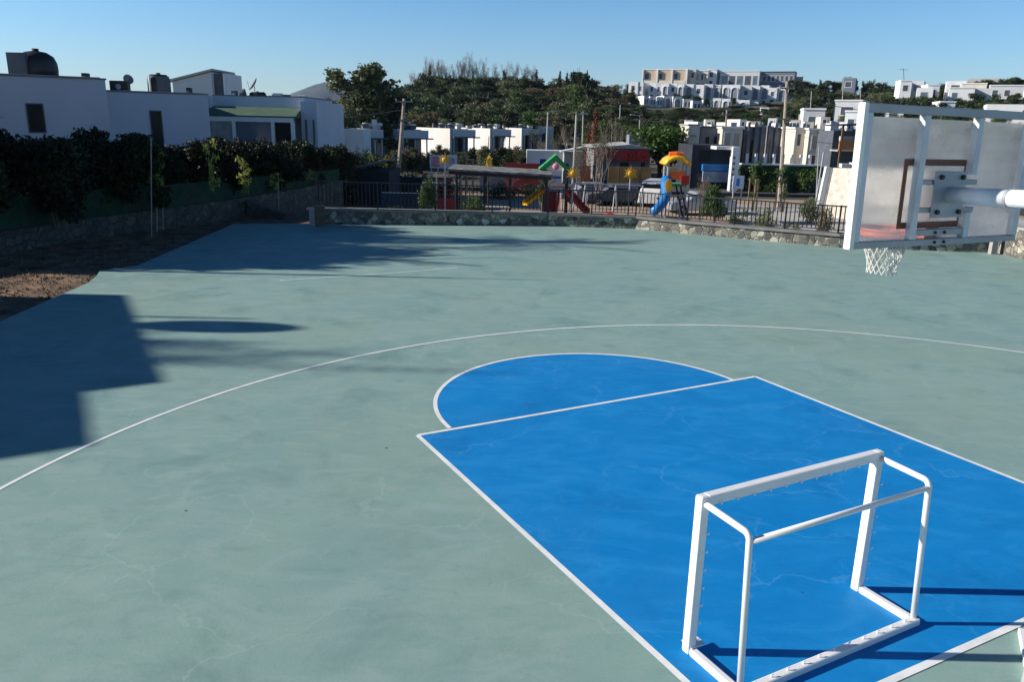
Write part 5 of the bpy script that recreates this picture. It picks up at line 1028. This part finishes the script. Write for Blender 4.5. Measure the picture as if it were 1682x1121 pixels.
for t in (0, .33, .66, .985): B(w_ * t - .15, w_ * t + .25, -1.0, -.002, H - 6.5, H - .0).build("fin_wall", plaster, e)
for t in (.02, .36, .69): B(w_ * t + .3, w_ * t + .3 * w_, -1.0, -.9, H - 4.6, H - 3.5).build("balcony_rail", cream, e); B(w_ * (t + .2), w_ * (t + .27), -.05, -.002, H - 6.2, H - 4.9).build("window", glass, e)
hill_house(1124, 1141, 114.5, Yt, 9, rz_, plaster, "narrow white block with two windows per floor on the hilltop, left of the balconied one", "apartment_block", floors=[(.2, .5, 1, 2.6, 'w'), (.65, .85, 1, 2.6, 'w'), (.2, .5, 4, 5.4, 'w')], cap=plaster)
hill_house(1141.5, 1161, 116.5, Yt, 9, rz_, cream, "cream hilltop block with brown balcony doors", "apartment_block", floors=[(.1, .35, 1, 3, 'b'), (.5, .65, 1, 3, 'w'), (.75, .9, 1, 3, 'b'), (.2, .4, 4, 5.6, 'w'), (.6, .8, 4, 5.6, 'w')], cap=plaster)
hill_house(1163, 1176, 114.5, Yt, 9, rz_, plaster, "white hilltop block with single windows right of the cream one", "apartment_block", floors=[(.25, .6, 1, 2.4, 'w'), (.25, .6, 3.6, 5, 'w')], cap=plaster)
hill_house(1183, 1239, 117.5, Yt, 9, rz_, plaster2, "long grey white hilltop block with a dark glazed strip", "apartment_block", floors=[(.04, .2, 1.4, 4.4, 'g'), (.24, .4, 1.4, 4.4, 'w'), (.44, .6, 1.4, 4.4, 'g'), (.64, .8, 1.4, 4.4, 'w'), (.84, .96, 1.4, 4.4, 'g')], cap=plaster)
hill_house(1245, 1297, 118.5, Yt, 9, rz_, slate2, "dark grey unfinished looking block at the right end of the hilltop row", "apartment_block", floors=[(.03 + .12 * k, .11 + .12 * k, 1.2, 3., 'w') for k in range(8)], cap=slate)
# houses on the right hillside
RH = [(1480, 1496, 133, 210, plaster, "white flat roofed villa left end of the upper right hillside"), (1497, 1513, 133, 214, plaster2, "pale villa block beside the upper left hillside villa"), (1507, 1528, 144, 196, plaster, "tall narrow white villa in front on the right hillside"), (1524, 1541, 140, 200, plaster, "white villa wing right of the tall narrow one"), (1556, 1580, 133, 214, plaster, "white villa under the skyline, left of the dark flat roof"), (1580, 1610, 138, 210, cream, "cream villa with reddish band on the right hillside"), (1560, 1592, 145, 196, plaster, "broad white villa in the middle of the right hillside cluster"), (1592, 1621, 145, 197, plaster2, "grey white villa with many windows at the cluster's right end"), (1627, 1672, 141, 205, plaster2, "long low white villa near the right edge"), (1590, 1632, 129, 250, paving, "dark topped flat building on the skyline"), (1372, 1407, 166, 150, plaster2, "grey white house with railings left of the backboard's top corner"), (1389, 1407, 184, 120, plaster, "small white house with one dark window beside the backboard"), (1321, 1352, 180, 125, plaster2, "grey white house on the slope right of the leaning pole"), (1300, 1317, 127, 285, beige, "small stone coloured tower among trees right of the hilltop row"), (1384, 1402, 128, 230, slate2, "grey house among trees on the right skyline"), (1545, 1566, 168, 165, plaster, "low white house above the backboard's middle"), (1455, 1480, 172, 160, plaster, "low white house above the backboard's left part"), (1622, 1682, 171, 150, plaster, "long low white house above the backboard's right part"), (1690, 1720, 140, 190, plaster, "white villa just outside the right edge"), (1250, 1262, 176, 200, plaster, "small white box house below the dark hilltop block") , (1312, 1326, 188, 140, plaster2, "tiny pale house left of the slope house")]
for i, (a, b, v, Y, m, lab) in enumerate(RH):
    w0 = (b - a) * S(Y); n_ = max(1, int(w0 / 2.2)); fl = []
    for k in range(n_):
        for f in range(2): 
            if rh.random() < .85: fl.append(((k + .25) / n_, (k + .7) / n_, 1.0 + f * 3, 2.4 + f * 3, rh.choice('wwg')))
    hill_house(a, b, v, Y, 7, R(rh.choice((-25, -15, -30))), m, lab, "hillside_house", floors=fl, cap=plaster if rh.random() < .5 else None)
# mountain
mp = [(430, 165), (470, 158), (492, 149), (508, 141), (524, 133), (532, 130), (552, 130.5), (566, 133), (590, 141), (620, 148), (680, 158), (760, 166), (860, 175)]
Ym = 2600; mb = MB(); nn_ = len(mp); rg_ = random.Random(4); us = np.linspace(430, 860, 60); rows = 10
for j in range(rows):
    f = j / (rows - 1)
    for u in us:
        v = np.interp(u, [a for a, b in mp], [b for a, b in mp]); tp = at(u, v, Ym); x = tp.x; h = tp.z * math.sin(math.pi / 2 * min(1, f * 2)) if f <= .5 else tp.z * math.cos(math.pi / 2 * (f - .5) * 2)
        mb.v.append((x, Ym - 500 + f * 1000, h * (1 + rg_.uniform(-.03, .03)) - 12))
n = len(us); mb.f = [(j * n + i, j * n + i + 1, (j + 1) * n + i + 1, (j + 1) * n + i) for j in range(rows - 1) for i in range(n - 1)]
struct(mb.build("mountain", rock, smooth=True))
# ------------------------------------------------------------------ wooded hill
plant_px('euca', 603, 110, 95, 132, "tall spreading eucalyptus tree standing above the first terrace houses", "tree", None, L_olive, seed=2, unitw=.72)
plant_px('round', 537, 148, 84, 34, "dark dense tree right beside the white wing", "tree", None, L_dark, unitw=.7); plant_px('olive', 568, 165, 88, 40, "yellowish lower tree under the eucalyptus", "tree", None, L_olive, unitw=.7); plant_px('olive', 578, 138, 96, 50, "grey green tree leaning against the eucalyptus on its left", "tree", None, L_olive, unitw=.7); plant_px('round', 640, 138, 97, 56, "dark tree right under the eucalyptus crown", "tree", None, L_dark, unitw=.7)
plant_px('round', 368, 121, 75, 22, "small dark tree behind the attic storey", "tree", None, L_dark, unitw=.7); plant_px('round', 460, 143, 90, 40, "low bushy tree behind the porch house roof", "tree", None, L_olive, unitw=.7)
plant_px('palm', 322, 127, 60, 10, "x", "tree") if False else None
SKY = [(655, 146), (675, 132), (700, 118), (716, 122), (740, 126), (760, 120), (790, 125), (815, 130), (850, 124), (880, 124), (897, 140), (912, 128), (930, 122), (950, 120), (966, 120), (980, 138), (1000, 134), (1020, 142), (1040, 150)]
rt_ = random.Random(77)
def skyv(u): return float(np.interp(u, [a for a, b in SKY], [b for a, b in SKY]))
grp = "trees covering the wooded hill"; glab = {'round': "leafy green tree on the wooded hill", 'olive': "grey green tree on the wooded hill", 'pine': "dark pine on the wooded hill", 'cypress': "dark narrow cypress on the wooded hill", 'dry': "brownish tree on the wooded hill", 'bare': "bare pinkish brown tree on the wooded hill"}
def hill_tree(kd, u, v, Y, wpx, m): plant_px(kd, u, v, Y, wpx, glab[kd], "tree", grp + ": " + kd, m, unitw={'cypress': .26, 'bare': .9}.get(kd, .72))
for u in np.arange(660, 1045, 12.5):   # skyline row
    uu = u + rt_.uniform(-5, 5); kd = rt_.choice(('round', 'pine', 'round', 'dry', 'olive'))
    hill_tree(kd, uu, skyv(uu) + rt_.uniform(-6, 9), 225 + rt_.uniform(-15, 20), rt_.uniform(26, 44), {'pine': L_dark, 'round': L_dark, 'dry': L_brown, 'olive': L_olive}[kd])
for u, v in ((683, 124), (694, 128), (703, 108), (714, 104), (724, 103), (733, 110), (748, 112), (760, 104), (768, 100), (778, 104), (788, 108), (800, 116), (812, 115), (830, 112), (846, 110), (862, 113), (876, 116)): hill_tree('bare', u, v, 222, rt_.uniform(22, 32), L_twig)
for u, v in ((706, 107), (828, 115), (881, 115), (920, 117), (932, 119), (942, 117), (957, 115), (964, 116), (972, 128), (1040, 143), (740, 122)): hill_tree('cypress' if u != 957 else 'pine', u, v, 218, rt_.uniform(11, 16) if u != 957 else 26, L_dark)
for u in np.arange(668, 900, 15): uu = u + rt_.uniform(-4, 4); hill_tree('round', uu, skyv(uu) - rt_.uniform(-2, 8), 214 + rt_.uniform(-6, 6), rt_.uniform(26, 38), L_dark if rt_.random() < .7 else L_olive)
for row, (Y, dv, w0) in enumerate(((204, 13, 40), (184, 23, 44), (164, 34, 48), (146, 46, 48), (130, 57, 46))):
    for u in np.arange(650 + row * 4, 1050, 21 if row < 3 else 24):
        uu = u + rt_.uniform(-8, 8); kd = rt_.choice(('round', 'round', 'olive', 'pine', 'dry', 'olive')); v = skyv(uu) + dv + rt_.uniform(-6, 8) 
        hill_tree(kd, uu, min(v, 200), Y + rt_.uniform(-7, 7), w0 * rt_.uniform(.8, 1.25), {'pine': L_dark, 'round': rt_.choice((L_dark, L_mid)), 'dry': L_brown, 'olive': L_olive}[kd])
# trees among the houses on the right half
grp2 = "trees between the hillside houses"
for i in range(90):
    u = rt_.uniform(1030, 1700); 
    if u < 1300: v = rt_.uniform(178, 198); Y = 215 - (v - 178) * 4
    elif u < 1480: v = rt_.uniform(134, 200); Y = 250 - (v - 134) * 2.1
    else: v = rt_.uniform(150, 200); Y = 200 - (v - 150) * 1.6
    kd = rt_.choice(('round', 'olive', 'pine', 'round', 'bush')); plant_px(kd, u, v, Y, rt_.uniform(16, 34) * (1.2 if u > 1300 else 1), {'round': "round green tree", 'olive': "grey green tree", 'pine': "dark pine", 'bush': "low scrubby bush"}[kd] + " between the hillside houses on the right", "tree", grp2 + ": " + kd, {'pine': L_dark, 'round': rt_.choice((L_dark, L_mid)), 'olive': L_olive, 'bush': L_olive}[kd], unitw=.75)
for u, v, Y, wpx in ((1110, 150, 240, 18), (1125, 152, 240, 24), (1148, 155, 236, 18), (1160, 158, 228, 12), (1095, 153, 238, 16), (1206, 158, 230, 10), (1205, 172, 222, 30), (1262, 168, 226, 34), (1285, 170, 222, 30), (1044, 158, 250, 20), (1235, 176, 218, 26), (1032, 134, 268, 22), (1048, 162, 236, 22)): plant_px('round', u, v, Y, wpx, "dark green tree growing right between the arched hillside houses", "tree", "trees between the arched houses", L_dark, unitw=.75)
for u in np.arange(1300, 1480, 9): uu = u + rt_.uniform(-3, 3); kd = rt_.choice(('round', 'pine', 'cypress', 'round')); plant_px(kd, uu, np.interp(uu, [1300, 1330, 1360, 1400, 1440, 1480], [126, 132, 128, 127, 129, 138]) + rt_.uniform(-2, 5), 262, rt_.uniform(14, 28), "dark %s tree on the right hand skyline" % {"round":"rounded","pine":"pine","cypress":"narrow"}[kd], "tree", "trees on the right hand skyline: " + kd, L_dark, unitw=.75 if kd != 'cypress' else .4)
for u in np.arange(1545, 1690, 10): uu = u + rt_.uniform(-3, 3); plant_px(rt_.choice(('round', 'olive', 'bush')), uu, np.interp(uu, [1545, 1560, 1600, 1650, 1682], [128, 134, 128, 122, 122]) + rt_.uniform(0, 5), 245, rt_.uniform(16, 28), "scrubby tree on the far right skyline", "tree", "trees on the far right skyline", rt_.choice((L_olive, L_dark)), unitw=.75)

for i in range(210):
    u = rt_.uniform(1035, 1300) if i < 90 else rt_.uniform(1298, 1480) if i < 170 else rt_.uniform(1480, 1690)
    if u < 1300: v = rt_.uniform(184, 204); Y = 190 - (v - 184) * 4
    elif u < 1480: v = rt_.uniform(138, 205); Y = 245 - (v - 138) * 2.1
    else: v = rt_.uniform(150, 176); Y = 190 - (v - 150) * 1.6
    kd = rt_.choice(('round', 'olive', 'pine', 'round')); plant_px(kd, u, v, Y, rt_.uniform(20, 36), {'round': "round green tree", 'olive': "grey green tree", 'pine': "dark pine"}[kd] + " between the hillside houses on the right", "tree", grp2 + ": " + kd, {'pine': L_dark, 'round': L_dark, 'olive': L_olive}[kd], unitw=.75)

for i in range(46):
    u = 1052 + i * 5.4 + rt_.uniform(-3, 3); kd = rt_.choice(('round', 'olive', 'pine')); v = rt_.uniform(175, 186) - (u < 1110) * -2
    plant_px(kd, u, v, 200 + rt_.uniform(-8, 6), rt_.uniform(16, 28), {'round': "round green tree", 'olive': "grey green tree", 'pine': "dark pine"}[kd] + " between the hillside houses on the right", "tree", grp2 + ": " + kd, {'pine': L_dark, 'round': L_dark, 'olive': L_olive}[kd], unitw=.75)
# flat roofs and clutter seen over the grey facade
for i, (u, v, w2, mm, lab) in enumerate(((1158, 207, 14, plaster, "small white roof box left of the framed house"), (1172, 205, 8, cream, "cream roof box behind the framed house"), (1184, 207, 9, plaster, "white roof box touching the framed house"), (1226, 208, 12, plaster2, "grey white roof box above the grey facade's left end"), (1245, 205, 10, cream, "cream roof box above the grey facade"), (1262, 207, 16, plaster, "wide white roof box above the grey facade"), (1278, 203, 7, plaster, "narrow white roof box beside the leaning pole"), (1302, 208, 12, plaster2, "grey white roof box right of the leaning pole"), (1336, 211, 10, plaster, "white roof box on the beige villa"), (1352, 212, 6, concrete, "grey roof box on the beige villa"))):
    box_px("small_building", u - w2 / 2, u + w2 / 2, v, v + 8, 82 if u < 1320 else 74, 2, mm, lab, "building", "walls")

rs_ = random.Random(9)
for i, (u, v, w2) in enumerate(((1132, 197, 12), (1151, 200, 9), (1166, 196, 14), (1206, 201, 10), (1222, 196, 12), (1240, 199, 16), (1268, 194, 12), (1306, 197, 14), (1330, 200, 16), (1356, 192, 14), (1378, 199, 18), (1397, 201, 10))):
    hill_house(u - w2 / 2, u + w2 / 2, v, 104 + rs_.uniform(-6, 14), 4, R(rs_.choice((-20, -10, 12))), rs_.choice((plaster, plaster2, cream)), "%s small pale house from the left in the line of roofs behind the grey facade" % ordn[i], "small_house", "small pale houses behind the grey facade", floors=[(.25, .6, .35, .85, 'w')])

# ------------------------------------------------------------------ air
hz = B(-4200, 4200, -60, 4200, -16, 210).build("haze", mat("haze air", (.5, .5, .5))); hz['kind'] = 'stuff'; hz.display_type = 'WIRE'
hm = bpy.data.materials.new("air"); hm.use_nodes = True; hn = hm.node_tree; hn.nodes.remove(hn.nodes["Principled BSDF"]); pv = hn.nodes.new("ShaderNodeVolumePrincipled")
pv.inputs["Color"].default_value = (.62, .78, 1, 1); pv.inputs["Density"].default_value = .00006; pv.inputs["Anisotropy"].default_value = .2
hn.links.new(pv.outputs[0], hn.nodes["Material Output"].inputs["Volume"]); hz.data.materials.clear(); hz.data.materials.append(hm)
